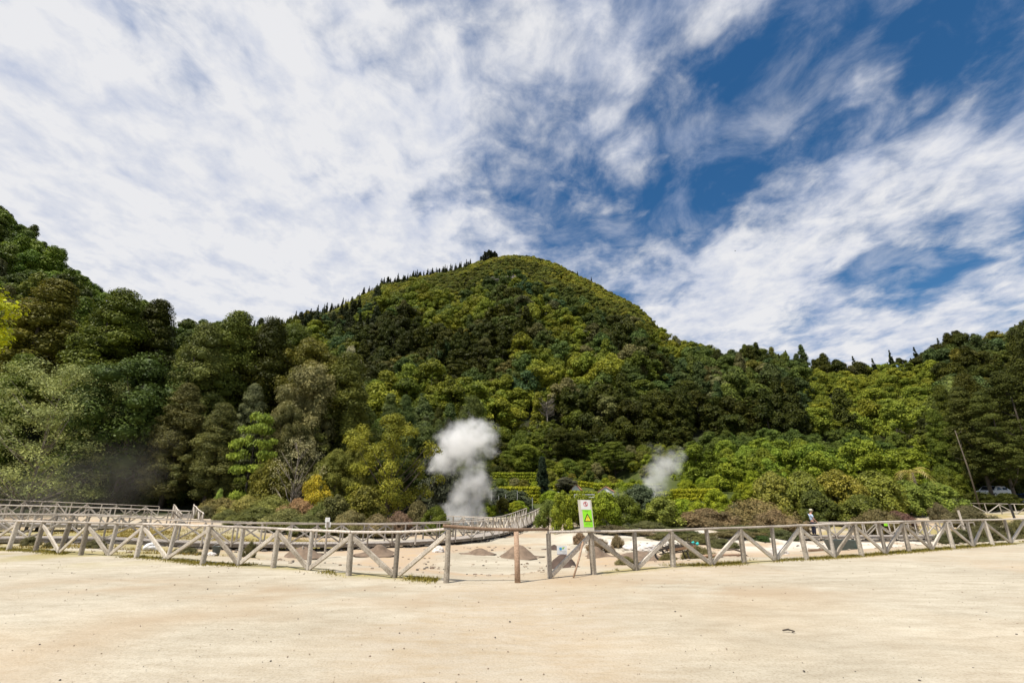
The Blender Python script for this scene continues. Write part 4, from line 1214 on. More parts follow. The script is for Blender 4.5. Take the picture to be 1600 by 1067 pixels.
def person():
    X, Y = at_Y(1273.5, 836, 34.9).x, 34.9
    z = min((p for p in [gz(X, Y) + .3]), default=0) + .02
    root = thing('person', 'person in pale cap, light blue shirt and dark trousers standing on the low boardwalk', 'person', (X, Y, z), None, R_(-14))
    # facing +x (to the right), head bowed
    V_, E_, R__ = [], [], []

    def add(p, r, pr=None):
        V_.append(p); R__.append(r)
        if pr is not None: E_.append((pr, len(V_) - 1))
        return len(V_) - 1
    pel = add((0, 0, .93), (.13, .15))
    b1 = add((.0, 0, 1.10), (.115, .14), pel); b2 = add((-.01, 0, 1.28), (.12, .16), b1); b3 = add((-.03, 0, 1.40), (.10, .14), b2)
    nk = add((.0, 0, 1.49), .055, b3); hd = add((.035, 0, 1.56), .075, nk); h2 = add((.065, 0, 1.65), .098, hd); h3 = add((.06, 0, 1.73), .07, h2)
    ns = add((.165, 0, 1.625), .016, h2)
    for s in (-1, 1):
        er = add((.05, s * .10, 1.64), .02, h2)
        sh = add((-.03, s * .19, 1.40), .06, b3); el = add((.0 + (.05 if s < 0 else .02), s * .25, 1.13), .045, sh); wr = add((.20 if s < 0 else .12, s * .22, .93), .032, el)
        pm = add((.25 if s < 0 else .155, s * .21, .865), .036, wr)
        for k, (dx, dy, ln) in enumerate(((.02, -.025, .075), (.012, -.008, .085), (.002, .01, .08), (-.008, .026, .062))):
            f1 = add((V_[pm][0] + dx * .8 + .02, V_[pm][1] + dy, V_[pm][2] - ln * .5), .0095, pm)
            add((V_[pm][0] + dx + .018, V_[pm][1] + dy, V_[pm][2] - ln), .008, f1)
        t1 = add((V_[wr][0] + .055, V_[wr][1] - s * .02, V_[wr][2] - .045), .011, wr)
        add((V_[t1][0] + .02, V_[t1][1], V_[t1][2] - .035), .009, t1)
        hp = add((.0, s * .09, .86), .095, pel); kn = add((.045 if s < 0 else -.02, s * .10, .50), .062, hp); an = add((.0 if s < 0 else -.07, s * .10, .09), .042, kn)
        ft = add((.10 if s < 0 else .03, s * .11, .045), .04, an); add((.20 if s < 0 else .13, s * .115, .035), .03, ft)
    o = bpy.data.objects.new('body', skin_mesh('person_body', V_, E_, R__, M_SKIN)); link(o, root)
    v = [(.0, 0, .97), (.0, 0, 1.12), (-.01, 0, 1.29), (-.035, 0, 1.42), (-.03, -.19, 1.41), (.03, -.245, 1.20), (-.03, .19, 1.41), (.0, .245, 1.20)]
    o = bpy.data.objects.new('shirt', skin_mesh('person_shirt', v, [(0, 1), (1, 2), (2, 3), (3, 4), (4, 5), (3, 6), (6, 7)], [(.15, .165), (.14, .16), (.145, .18), (.12, .155), .082, .07, .082, .07], M_SHIRT)); link(o, root)
    v = [(0, 0, .97), (0, 0, .88)]; e = [(0, 1)]; r = [(.14, .16), (.145, .165)]
    for s in (-1, 1):
        b = len(v); v += [(.0, s * .095, .80), (.045 if s < 0 else -.02, s * .10, .50), (.0 if s < 0 else -.07, s * .10, .10)]; e += [(1, b), (b, b + 1), (b + 1, b + 2)]; r += [.112, .085, .075]
    o = bpy.data.objects.new('trousers', skin_mesh('person_trousers', v, e, r, M_TROU)); link(o, root)
    mb = MB(); mb.lathe([(.112, 0), (.118, .03), (.108, .075), (.07, .105), (.01, .115)], (.055, 0, 1.675), 14)
    cp = bpy.data.objects.new('cap', mb.mesh('person_cap', M_CAP, (0, 0, 0), True)); link(cp, root)
    mb = MB(); mb.poly([(.12, -.08, 1.69), (.225, -.05, 1.662), (.24, 0, 1.66), (.225, .05, 1.662), (.12, .08, 1.69), (.12, -.08, 1.70), (.225, -.05, 1.672), (.24, 0, 1.67), (.225, .05, 1.672), (.12, .08, 1.70)], [(4, 3, 2, 1, 0), (5, 6, 7, 8, 9)] + [(i, (i + 1) % 5, 5 + (i + 1) % 5, 5 + i) for i in range(5)])
    pk = bpy.data.objects.new('peak', mb.mesh('cap_peak', M_CAP)); link(pk, cp)
    mb = MB(); mb.lathe([(.09, 0), (.105, .04), (.106, .07)], (.045, 0, 1.60), 12)
    o = bpy.data.objects.new('hair', mb.mesh('person_hair', M_HAIR, (0, 0, 0), True)); link(o, root)
    for s in (-1, 1):
        mb = MB(); mb.lathe([(.004, -.012), (.012, 0), (.004, .012)], (.152, s * .036, 1.655), 8); o = bpy.data.objects.new('eye', mb.mesh('person_eye', M_BLACK)); link(o, root)
        mb = MB(); x0 = .0 if s < 0 else -.07
        mb.tube([(x0 - .07, s * .105, .05), (x0 + .03, s * .11, .055), (x0 + .13, s * .115, .045), (x0 + .22, s * .118, .035)], [.045, .056, .05, .028], 8)
        o = bpy.data.objects.new('shoe', mb.mesh('person_shoe', M_BLACK, (0, 0, 0), True)); link(o, root)
    mb = MB(); mb.tube([(.155, -.028, 1.575), (.16, 0, 1.573), (.155, .028, 1.575)], [.006, .009, .006], 5)
    o = bpy.data.objects.new('mouth', mb.mesh('person_mouth', plain('lips', (.35, .13, .11)))); link(o, root)


person()

# ------------------------------------------------------------------ small things on the sand
c = at_z(1231, 985, .02)
mb = MB()
mb.tube([c + Vector((-.06, .02, 0)), c + Vector((0, 0, .015)), c + Vector((.07, -.03, .005))], [.008, .011, .004], 6)
mb.tube([c + Vector((0, 0, .012)), c + Vector((.03, .035, .02))], [.006, .003], 5)
mb.tube([c + Vector((.02, -.06, 0)), c + Vector((.06, -.055, .003))], [.008, .005], 5)
single('twig', mb, M_BARK, 'short dark twig lying alone on the pale sand', 'twig', c)
mb = MB()
for k in range(1500):
    t = random.random() ** 1.6
    y = 2.8 + 12 * t; x = random.uniform(-1.25, 1.25) * (y + 2)
    if y > float(fence_y(np.array([x]))[0]) + 1: continue
    r = .003 + .009 * random.random() ** 5 + .0005 * y
    z0 = .006 + gz(x, y)
    mb.poly([(x + a[0] * r * random.uniform(.8, 1.3), y + a[1] * r, z0 + a[2] * r * .6) for a in _iv], [tuple(f) for f in _if], 0 if random.random() < .7 else 1)
o = mb.build('gravel', [plain('gravel_tan', (.30, .23, .16), .95, .3, 40), M_STONE]); o['kind'] = 'stuff'


def blades(name, pts, hmin, hmax, wd, tint):
    P_ = np.array(pts); n = len(P_)
    a = rng.random(n) * 2 * PI; h = hmin + (hmax - hmin) * rng.random(n) ** 1.5; ln = rng.normal(size=(n, 2)) * .6
    t = np.stack([np.cos(a), np.sin(a), 0 * a], 1) * wd
    tip = P_ + np.stack([ln[:, 0] * h, ln[:, 1] * h, h], 1)
    V = np.stack([P_ - t, P_ + t, tip + t * .15, tip - t * .15], 1).reshape(-1, 3)
    me = bpy.data.meshes.new(name); me.vertices.add(len(V)); me.vertices.foreach_set('co', V.ravel())
    me.loops.add(n * 4); me.loops.foreach_set('vertex_index', np.arange(n * 4, dtype=np.int32)); me.polygons.add(n)
    me.polygons.foreach_set('loop_start', np.arange(n, dtype=np.int32) * 4)
    at = me.attributes.new('tone', 'FLOAT', 'FACE'); at.data.foreach_set('value', rng.random(n).astype(np.float32))
    me.update(calc_edges=True); me.materials.append(M_LEAF)
    o = link(bpy.data.objects.new(name, me)); o['kind'] = 'stuff'; o['tint'] = list(tint); return o


pts, pts2 = [], []
xs = rng.uniform(-24, 27, 60000); dd = np.abs(rng.normal(0, .17, 60000)) * np.sign(rng.random(60000) - .35) + .06
yy = fence_y(xs) + dd; keep = (fbm(xs * .7, yy * .7, 4) > .43) & ~((xs > -1.6) & (xs < 1.5))
zz_ = terrain(xs, yy)
sel = keep & (rng.random(60000) < .7)
blades('grass', np.stack([xs, yy, zz_ - .01], 1)[sel], .02, .09, .010, (.22, .19, .035))
xs = rng.uniform(-30, -7, 90000); yy = rng.uniform(17, 34, 90000)
lf_ = sstep(-7, -10, xs + (yy - 26) * .35) * sstep(22.8, 24.5, yy - (xs + 18) * .28) * (1 - sstep(29, 33, yy))
lf_ = np.maximum(lf_, .5 * sstep(-9, -13, xs) * sstep(.3, 1, yy - fence_y(xs)) * sstep(4, 3, yy - fence_y(xs)))
sel = rng.random(90000) < lf_ * sstep(.38, .6, fbm(xs * .5, yy * .5, 3))
blades('dry_grass', np.stack([xs, yy, terrain(xs, yy) - .01], 1)[sel], .03, .12, .016, (.26, .20, .045))

# ------------------------------------------------------------------ steam
def steam(name, label, blobs, Y, dens, nscale, amp, thr, kind=None, col=(.96, .955, .94), soft=1.0, warp=2.2):
    C = [(at_Y(px, py, Y + dy), r * 1.34 * Y * .97 / F, a) for px, py, r, a, dy in blobs]
    lo_ = Vector([min(c[0][i] - c[1] * 1.35 - .8 for c in C) for i in range(3)]); hi_ = Vector([max(c[0][i] + c[1] * 1.35 + .8 for c in C) for i in range(3)])
    cen = (lo_ + hi_) / 2
    mb = MB(); hs_ = (hi_ - lo_) / 2
    prof = [(.30, -1), (.8, -.93), (1, -.7), (1, .7), (.8, .93), (.3, 1)]
    mb.lathe(prof, (0, 0, 0), 20)
    mb.v = [(cen.x + a * hs_.x * 1.12, cen.y + b_ * hs_.y * 1.12, cen.z + c_ * hs_.z) for a, b_, c_ in mb.v]
    m = bpy.data.materials.new(name); m.use_nodes = True; nt = m.node_tree; nt.nodes.clear(); L = nt.links.new
    out = N(nt, 'ShaderNodeOutputMaterial'); vol = N(nt, 'ShaderNodeVolumePrincipled'); L(vol.outputs[0], out.inputs['Volume'])
    vol.inputs['Color'].default_value = (*col, 1); vol.inputs['Anisotropy'].default_value = .15
    g = N(nt, 'ShaderNodeNewGeometry')
    n1 = N(nt, 'ShaderNodeTexNoise'); n1.inputs['Scale'].default_value = nscale; n1.inputs['Detail'].default_value = 5; n1.inputs['Roughness'].default_value = .58; n1.inputs['Distortion'].default_value = .6
    L(g.outputs['Position'], n1.inputs['Vector'])
    nw = N(nt, 'ShaderNodeTexNoise'); nw.inputs['Scale'].default_value = nscale * .75; nw.inputs['Detail'].default_value = 4; nw.inputs['Roughness'].default_value = .6
    L(g.outputs['Position'], nw.inputs['Vector'])
    wv = N(nt, 'ShaderNodeVectorMath', operation='MULTIPLY_ADD'); L(nw.outputs['Color'], wv.inputs[0]); wv.inputs[1].default_value = (warp, warp, warp); wv.inputs[2].default_value = (-.5 * warp,) * 3
    wa = N(nt, 'ShaderNodeVectorMath', operation='ADD'); L(g.outputs['Position'], wa.inputs[0]); L(wv.outputs[0], wa.inputs[1])
    acc = None

    def mth(op, a, b_=None):
        n = N(nt, 'ShaderNodeMath', operation=op)
        for i, q in enumerate((a, b_)):
            if q is None: continue
            if isinstance(q, (int, float)): n.inputs[i].default_value = q
            else: L(q, n.inputs[i])
        return n.outputs[0]
    for c, r, a in C:
        dv = N(nt, 'ShaderNodeVectorMath', operation='DISTANCE'); L(wa.outputs[0], dv.inputs[0]); dv.inputs[1].default_value = c
        mr = N(nt, 'ShaderNodeMapRange', interpolation_type='SMOOTHSTEP'); L(dv.outputs['Value'], mr.inputs['Value'])
        mr.inputs['From Min'].default_value = r * 1.35; mr.inputs['From Max'].default_value = r * .1; mr.inputs['To Min'].default_value = 0; mr.inputs['To Max'].default_value = a
        acc = mr.outputs[0] if acc is None else mth('MAXIMUM', acc, mr.outputs[0])
    sh = mth('ADD', acc, mth('MULTIPLY', mth('SUBTRACT', n1.outputs['Fac'], .5), amp))
    mr = N(nt, 'ShaderNodeMapRange', interpolation_type='SMOOTHSTEP'); L(sh, mr.inputs['Value']); mr.inputs['From Min'].default_value = thr; mr.inputs['From Max'].default_value = thr + soft
    gate = mth('MULTIPLY', mr.outputs[0], mth('GREATER_THAN', acc, .01))
    L(mth('MULTIPLY', gate, dens), vol.inputs['Density'])
    o = single(name, mb, m, label, 'steam', (cen.x, cen.y, lo_.z))
    return o


steam('steam_plume', 'tall thick white steam plume rising behind the boardwalk in the middle',
      [(722, 690, 34, 1, 0), (693, 718, 24, .95, .5), (752, 683, 24, 1, -.3), (740, 672, 20, 1, 0), (708, 700, 24, 1, .2), (762, 703, 14, .8, 0), (677, 726, 13, .8, 0),
       (735, 727, 20, .8, .4), (715, 738, 16, .6, 0), (740, 752, 25, .95, 0), (757, 762, 17, .95, 0), (722, 775, 22, .9, 0), (738, 785, 20, .85, 0), (706, 795, 16, .95, .2), (722, 808, 24, 1, 0), (748, 812, 17, .95, -.3), (702, 815, 12, .9, 0)],
      50, 1.5, .7, 1.15, .26, soft=1.15, warp=3.8, col=(.985, .98, .97))
steam('steam_wisp', 'thin slanting steam wisp drifting up right of the warning sign',
      [(1012, 778, 16, .9, 0), (1019, 759, 17, .95, 0), (1030, 742, 19, 1, 0), (1043, 726, 19, .95, 0), (1055, 714, 14, .75, 0), (1026, 708, 14, .55, 0), (996, 788, 15, .75, 0), (978, 782, 14, .65, 0), (962, 776, 12, .5, 0), (1004, 798, 12, .7, 0)],
      58, .55, .6, 1.1, .20, soft=.9, warp=3.6)
steam('steam_veil', 'faint brownish steam veil over the fences at the foot of the left wood',
      [(60, 775, 60, .7, 0), (130, 755, 62, .8, 0), (200, 735, 55, .75, 0), (245, 695, 36, .5, 0), (100, 790, 50, .8, -2), (170, 780, 48, .7, 0)],
      44, .03, .22, 1.2, .15, soft=1.0, col=(.9, .84, .74))
# ------------------------------------------------------------------ plants one can point at
TF = 1.95
def T3(*c): return tuple(TF * q for q in c)
DK, MID, OLV = T3(.029, .033, .0045), T3(.056, .070, .009), T3(.088, .084, .013)
BRT, YEL, BRN = T3(.112, .130, .013), T3(.24, .20, .014), T3(.068, .066, .019)
GRY, CON, GOLD = T3(.088, .088, .034), T3(.020, .026, .006), T3(.27, .22, .022)
RED, PALE = T3(.108, .080, .038), T3(.15, .168, .055)

WL = 'trees of the wood behind the left fences'
H = [
    # left
    ('lime', -84, 520, 30, 432, 190, T3(.20, .22, .010), 'broadleaf_tree', 'bright yellow-green leafy tree reaching in at the left edge of the view', 'tree', None),
    ('feather', 72, 690, 45, 575, 240, PALE, 'feathery_tree', 'pale feathery tree with thin fanning branches above the far left boardwalk', 'tree', WL),
    ('broad_b', 205, 680, 50, 556, 165, T3(.034, .052, .010), 'broadleaf_tree', 'dark glossy spreading tree right of the pale feathery one', 'tree', WL),
    ('cedar_b', 165, 560, 62, 455, 150, MID, 'cedar_tree', 'tall green cedar rising behind the dark glossy spreading tree', 'tree', WL),
    ('cedar_a', 60, 540, 64, 440, 150, OLV, 'cedar_tree', 'olive-green cedar behind the pale feathery tree, near the yellow-green one', 'tree', WL),
    ('cedar_a', 228, 560, 66, 470, 110, DK, 'cedar_tree', 'dark cedar at the shoulder where the left slope drops to the saddle', 'tree', WL),
    ('cedar_b', 290, 660, 53, 506, 120, T3(.070, .080, .018), 'cedar_tree', 'brownish-olive cedar left of the pair with the tallest pointed tops', 'tree', WL),
    ('cedar_a', 345, 640, 57, 488, 125, T3(.07, .085, .015), 'cedar_tree', 'tall pointed cedar in the middle of the dark left wood', 'tree', WL),
    ('cedar_b', 405, 630, 60, 498, 115, DK, 'cedar_tree', 'dark green cedar right of the tall pointed one', 'tree', WL),
    ('cedar_a', 268, 720, 48, 600, 95, BRN, 'cedar_tree', 'short rusty-brown cedar at the foot of the left wood', 'tree', WL),
    ('cedar_b', 330, 730, 47, 630, 85, T3(.075, .078, .022), 'cedar_tree', 'low brownish cedar right of the short rusty one, over the steps', 'tree', WL),
    ('broad_a', 470, 640, 62, 530, 110, OLV, 'broadleaf_tree', 'olive broadleaf tree between the dark cedar and the tree with the pale top', 'tree', WL),
    ('cedar_b', 535, 660, 60, 552, 125, T3(.078, .084, .016), 'cedar_tree', 'olive rounded cedar below the pale flowering treetop', 'tree', WL),
    ('broad_c', 548, 560, 68, 541, 46, T3(.21, .20, .11), 'broadleaf_tree', 'rounded treetop with pale cream blossom at the right end of the left wood', 'tree', WL),
    ('broad_b', 440, 600, 70, 502, 95, MID, 'broadleaf_tree', 'green broadleaf tree at the back of the wood behind the olive broadleaf', 'tree', WL),
    ('layered', 398, 695, 46, 640, 74, T3(.115, .15, .022), 'layered_tree', 'bright green tree with flat layered boughs in front of the dark wood', 'tree', WL),
    ('broad_b', 440, 700, 50, 628, 62, BRN, 'broadleaf_tree', 'small brown-tinged tree right of the layered bright one', 'tree', WL),
    ('bush_a', 420, 757, 43, 718, 66, OLV, 'shrub', 'rounded olive bush just left of the bare grey tree', 'shrub', None),
    ('sparse', 463, 735, 41, 680, 82, T3(.17, .16, .075), 'sparse_tree', 'thin pale tree with bare branches and yellowish tips', 'tree', None),
    ('flower', 492, 765, 40, 741, 50, GOLD, 'flowering_shrub', 'golden-yellow topped shrub beside the thin pale tree', 'shrub', None),
    ('olive_dome', 525, 735, 45, 702, 74, T3(.10, .105, .020), 'broadleaf_tree', 'smooth olive dome tree left of the big yellow-green tree', 'tree', None),
    ('olive_dome', 560, 710, 47, 676, 56, T3(.11, .11, .020), 'broadleaf_tree', 'higher olive dome tree tucked against the big yellow-green tree', 'tree', None),
    ('big_open', 611, 735, 44, 648, 112, T3(.115, .118, .014), 'broadleaf_tree', 'big open-crowned yellow-green tree left of the tall steam plume', 'tree', None),
    ('bush_b', 690, 770, 56, 705, 62, T3(.05, .055, .032), 'shrub', 'dull grey-green tall bush half lost in the steam plume', 'shrub', None),
    ('bush_b', 570, 795, 38, 760, 70, OLV, 'shrub', 'loose olive bush below the smooth dome tree', 'shrub', None),
    ('bush_a', 652, 800, 39, 782, 44, T3(.075, .066, .024), 'shrub', 'round brownish bush at the foot of the big yellow-green tree', 'shrub', None),
    ('bush_a', 682, 806, 37, 790, 40, MID, 'shrub', 'low green bush left of the base of the tall steam plume', 'shrub', None),
    ('bush_b', 524, 802, 36, 774, 52, T3(.075, .075, .022), 'shrub', 'twiggy olive bush behind the plate sign', 'shrub', None),
    ('heath_a', 622, 812, 36, 800, 56, T3(.11, .075, .045), 'heath_bush', 'pinkish brown heath mound under the big yellow-green tree', 'shrub', None),
    ('bush_b', 341, 783, 42, 764, 16, T3(.15, .2, .04), 'sapling', 'small bright sapling above the ramp at the edge of the dark wood', 'sapling', None),
    # garden and middle
    ('cypress', 848, 748, 76, 713, 24, T3(.012, .020, .009), 'cypress_tree', 'dark narrow cypress standing in the hedged garden', 'cypress', None),
    ('bush_b', 880, 800, 37, 768, 42, BRT, 'shrub', 'bright leafy shrub just left of the warning sign', 'shrub', 'shrubs behind the warning sign'),
    ('bush_a', 908, 795, 38, 770, 46, BRT, 'shrub', 'bright shrub hidden directly behind the warning sign', 'shrub', 'shrubs behind the warning sign'),
    ('bush_b', 946, 797, 37, 767, 50, T3(.12, .15, .014), 'shrub', 'bright yellowish shrub just right of the warning sign', 'shrub', 'shrubs behind the warning sign'),
    ('bush_a', 978, 800, 37.5, 772, 50, MID, 'shrub', 'deep green shrub second to the right of the warning sign', 'shrub', 'shrubs behind the warning sign'),
    ('bush_b', 1035, 800, 37, 776, 64, T3(.105, .12, .022), 'shrub', 'light green shrub with a thin pale stem under the steam wisp', 'shrub', 'shrubs behind the warning sign'),
    ('bush_a', 857, 800, 41, 780, 36, T3(.08, .10, .02), 'shrub', 'small green shrub right of the tall grey post', 'shrub', 'shrubs behind the warning sign'),
    ('bush_b', 915, 784, 52, 777, 56, MID, 'shrub', 'darker low shrub behind the bright ones under the white double bars', 'shrub', None),
    ('bush_a', 1000, 775, 56, 756, 60, T3(.055, .07, .035), 'shrub', 'greyish shrub at the left foot of the steam wisp', 'shrub', None),
    ('bush_b', 805, 782, 68, 766, 60, T3(.05, .06, .03), 'shrub', 'grey-green shrub under the flat-roofed shed', 'shrub', None),
    ('bush_a', 778, 780, 70, 762, 60, T3(.045, .055, .03), 'shrub', 'dull grey shrub right behind the tall steam plume', 'shrub', None),
    ('broad_b', 884, 735, 82, 745, 40, T3(.06, .06, .035), 'small_tree', 'greyish small tree right of the cypress', 'tree', None),
    ('broad_c', 960, 720, 100, 690, 66, MID, 'broadleaf_tree', 'rounded green tree above the long clipped hedge', 'tree', None),
    ('broad_a', 880, 705, 106, 668, 62, DK, 'broadleaf_tree', 'dark round tree above the garden, right of the cypress', 'tree', None),
    ('broad_b', 820, 715, 100, 694, 64, T3(.09, .11, .015), 'broadleaf_tree', 'yellow-green bushy tree above the upper left hedge', 'tree', None),
    # right
    ('heath_a', 1105, 812, 37, 795, 100, RED, 'heath_bush', 'wide reddish-topped heath mound right of the light green shrub', 'shrub', None),
    ('heath_b', 1180, 806, 39, 780, 96, T3(.12, .095, .035), 'heath_bush', 'tall ochre heath mound behind the right fence', 'shrub', None),
    ('heath_a', 1214, 822, 36, 798, 90, RED, 'heath_bush', 'reddish heath mound immediately left of the walking person', 'shrub', None),
    ('heath_b', 1160, 835, 33, 820, 70, T3(.06, .062, .02), 'heath_bush', 'dark green heath mound low behind the right fence', 'shrub', None),
    ('bush_a', 1192, 850, 29.5, 836, 26, T3(.03, .05, .012), 'shrub', 'small deep green bush at the sand edge left of the person', 'shrub', None),
    ('heath_a', 1226, 845, 31, 828, 58, T3(.045, .05, .018), 'heath_bush', 'dark heath bush at the start of the low boardwalk', 'shrub', None),
    ('heath_b', 1060, 838, 32, 824, 70, T3(.05, .055, .018), 'heath_bush', 'dark heath mound at the right end of the bare bank', 'shrub', None),
    ('heath_b', 1110, 850, 29, 838, 56, T3(.065, .06, .025), 'heath_bush', 'low brown-green heath mound behind the old barrow', 'shrub', None),
    ('heath_a', 1010, 825, 34, 814, 70, T3(.06, .062, .022), 'heath_bush', 'olive heath mound on top of the bare bank', 'shrub', None),
    ('heath_b', 955, 829, 32.5, 820, 56, T3(.065, .055, .026), 'heath_bush', 'brown heath fringe right of the warning sign board', 'shrub', None),
    ('heath_b', 964, 843, 27, 835, 17, T3(.13, .10, .05), 'heath_bush', 'little upright heath tuft alone on the bare bank', 'shrub', None),
    ('heath_a', 905, 838, 29, 831, 26, T3(.13, .09, .05), 'heath_bush', 'tiny dark heath tuft left of the sign post', 'shrub', None),
    ('heath_b', 937, 850, 24.5, 841, 34, T3(.12, .09, .05), 'heath_bush', 'brown heath tuft just right of the sign post', 'shrub', None),
    ('heath_b', 1085, 850, 30, 833, 66, T3(.07, .068, .022), 'heath_bush', 'olive brown heath mound directly behind the old barrow', 'shrub', None),
    ('heath_a', 1132, 857, 27.5, 842, 60, T3(.06, .06, .022), 'heath_bush', 'dark heath mound behind the arched branch', 'shrub', None),
    ('heath_b', 1148, 845, 31, 828, 76, T3(.09, .075, .03), 'heath_bush', 'brownish heath mound in the gap left of the ochre one', 'shrub', None),
    ('heath_a', 1192, 840, 33, 822, 84, T3(.08, .08, .024), 'heath_bush', 'olive heath mound under the reddish one by the person', 'shrub', None),
    ('heath_a', 1040, 846, 30.5, 833, 56, T3(.075, .07, .024), 'heath_bush', 'olive heath mound right of the little upright tuft', 'shrub', None),
    ('heath_b', 998, 838, 32, 828, 54, T3(.09, .07, .035), 'heath_bush', 'brown heath pad on the crest of the bare bank', 'shrub', None),
    ('glossy', 1208, 765, 47, 736, 60, T3(.125, .125, .022), 'glossy_shrub', 'light glossy shrub above the tall ochre heath mound', 'shrub', 'glossy shrubs on the right'),
    ('glossy', 1256, 768, 46, 735, 66, T3(.10, .11, .018), 'glossy_shrub', 'glossy shrub directly behind the walking person', 'shrub', 'glossy shrubs on the right'),
    ('glossy', 1275, 785, 43, 765, 56, T3(.05, .06, .012), 'glossy_shrub', 'dark low shrub close behind the head of the person', 'shrub', 'glossy shrubs on the right'),
    ('glossy', 1312, 765, 45, 733, 70, T3(.13, .12, .018), 'glossy_shrub', 'yellowish glossy shrub right of the one behind the person', 'shrub', 'glossy shrubs on the right'),
    ('glossy', 1368, 768, 46, 735, 76, T3(.105, .115, .018), 'glossy_shrub', 'green glossy shrub above the lime panel', 'shrub', 'glossy shrubs on the right'),
    ('glossy', 1345, 790, 42, 772, 66, T3(.07, .08, .014), 'glossy_shrub', 'deep green low shrub left above the lime panel', 'shrub', 'glossy shrubs on the right'),
    ('glossy', 1416, 775, 47, 750, 66, T3(.10, .125, .022), 'glossy_shrub', 'bright glossy shrub under the yellow palm fronds', 'shrub', 'glossy shrubs on the right'),
    ('glossy', 1462, 772, 49, 752, 62, T3(.11, .14, .025), 'glossy_shrub', 'brightest glossy shrub at the left of the first conifer trunk', 'shrub', 'glossy shrubs on the right'),
    ('heath_b', 1372, 805, 39, 796, 60, T3(.09, .075, .03), 'heath_bush', 'greenish brown heath strip under the glossy shrubs', 'shrub', None),
    ('heath_a', 1400, 806, 41, 799, 56, T3(.085, .05, .035), 'heath_bush', 'dark purplish heath strip right of the lime panel', 'shrub', None),
    ('heath_a', 1466, 797, 44, 786, 32, T3(.07, .06, .028), 'heath_bush', 'round brown heath bush left of the pale leaning stake', 'shrub', None),
    ('heath_b', 1512, 801, 42, 790, 58, T3(.07, .062, .028), 'heath_bush', 'wide brown heath bush behind the pale leaning stake', 'shrub', None),
    ('heath_a', 1548, 832, 30, 816, 66, T3(.055, .052, .02), 'heath_bush', 'dark heath bush close behind the right end of the front fence', 'shrub', None),
    ('heath_b', 1502, 838, 29, 826, 50, T3(.05, .05, .02), 'heath_bush', 'low dark heath bush right of the low boardwalk end', 'shrub', None),
    ('heath_a', 1595, 826, 31, 812, 50, T3(.075, .07, .025), 'heath_bush', 'brown heath bush at the right edge behind the front fence', 'shrub', None),
    ('bush_b', 1530, 782, 52, 768, 60, DK, 'shrub', 'dark undergrowth bush between the conifer trunks, left one', 'shrub', None),
    ('bush_a', 1573, 780, 53, 770, 46, DK, 'shrub', 'dark undergrowth bush between the conifer trunks, right one', 'shrub', None),
    ('pine', 1512, 660, 56, 605, 84, T3(.040, .045, .009), 'conifer_tree', 'dark conifer with a bare leaning lower trunk, first of the right group', 'tree', 'conifers at the right edge'),
    ('pine', 1545, 660, 54, 612, 78, T3(.040, .048, .009), 'conifer_tree', 'second dark conifer of the right group, over the pale car', 'tree', 'conifers at the right edge'),
    ('pine', 1582, 640, 55, 580, 96, T3(.034, .04, .008), 'conifer_tree', 'broad dark conifer in the middle of the right group', 'tree', 'conifers at the right edge'),
    ('pine', 1645, 600, 52, 500, 110, T3(.034, .04, .008), 'conifer_tree', 'tallest dark conifer cut by the right edge', 'tree', 'conifers at the right edge'),
    ('cedar_b', 1612, 580, 74, 515, 90, DK, 'cedar_tree', 'dark cedar rising behind the conifers at the right edge', 'tree', 'conifers at the right edge'),
    ('broad_b', 1500, 640, 78, 590, 60, T3(.10, .12, .03), 'broadleaf_tree', 'light green tree with a pale trunk showing above the first conifer', 'tree', None),
]
for key, px, pm, Y, pt_, w_, tint, nm, lab, cat, grp in H:
    hero(key, px, pm, Y, pt_, w_, tint, nm, lab, cat, grp)
# heath bank on the left
hb = [(345, 790, 40, 778, 60), (385, 788, 40, 775, 66), (425, 790, 39, 774, 72), (465, 792, 38, 780, 70), (500, 800, 37, 786, 60), (405, 806, 34.5, 792, 70), (450, 806, 34, 794, 70),
      (355, 806, 36, 796, 44), (548, 808, 35, 798, 60), (590, 812, 35, 803, 54), (320, 800, 38, 790, 26), (480, 815, 33, 804, 60)]
ht = [T3(.13, .11, .035), T3(.15, .14, .035), T3(.10, .105, .025), T3(.17, .11, .05), T3(.07, .08, .02), T3(.08, .085, .022), T3(.10, .10, .03), T3(.07, .075, .022), T3(.12, .105, .04), T3(.11, .09, .04), T3(.08, .075, .03), T3(.075, .08, .025)]
hl = ['brown-topped heath mound at the left end of the bank above the corner post', 'ochre heath mound second along the top of the left bank', 'olive heath mound under the rounded olive bush', 'reddish heath mound at the foot of the thin pale tree',
      'dark green heath mound left of the plate sign', 'dark olive heath mound on the front of the left bank', 'brown-green heath mound on the front of the bank left of the plate sign', 'small dark heath bush low at the left end of the bank',
      'tan heath mound right of the plate sign', 'low brown heath mound below the big yellow-green tree', 'small dark heath bush beside the corner post of the boardwalk', 'low dark heath mound right behind the long boardwalk rail by the plate sign']
for (px, pm, Y, pt_, w_), tint, lab in zip(hb, ht, hl):
    hero(random.choice(['heath_a', 'heath_b']), px, pm, Y, pt_, w_, tint, 'heath_bush', lab, 'shrub', 'heath mounds on the left bank')
for px, pm, Y, pt_, w_, lab in ((48, 848, 20.0, 838, 30, 'dark heath clump under the left fence near its far end'), (148, 853, 19.4, 843, 34, 'dark heath clump under the left fence, second from its far end'), (290, 862, 18.6, 855, 44, 'wide dark heath clump under the left fence by the bright stone'), (73, 860, 19.0, 853, 16, 'small dark tuft by the second fence post from the left edge'), (392, 852, 21, 846, 20, 'narrow tuft growing by the boardwalk left of the brown mound')):
    hero('heath_a', px, pm, Y, pt_, w_, T3(.07, .065, .025), 'heath_bush', lab, 'shrub', 'heath clumps along the left fence')
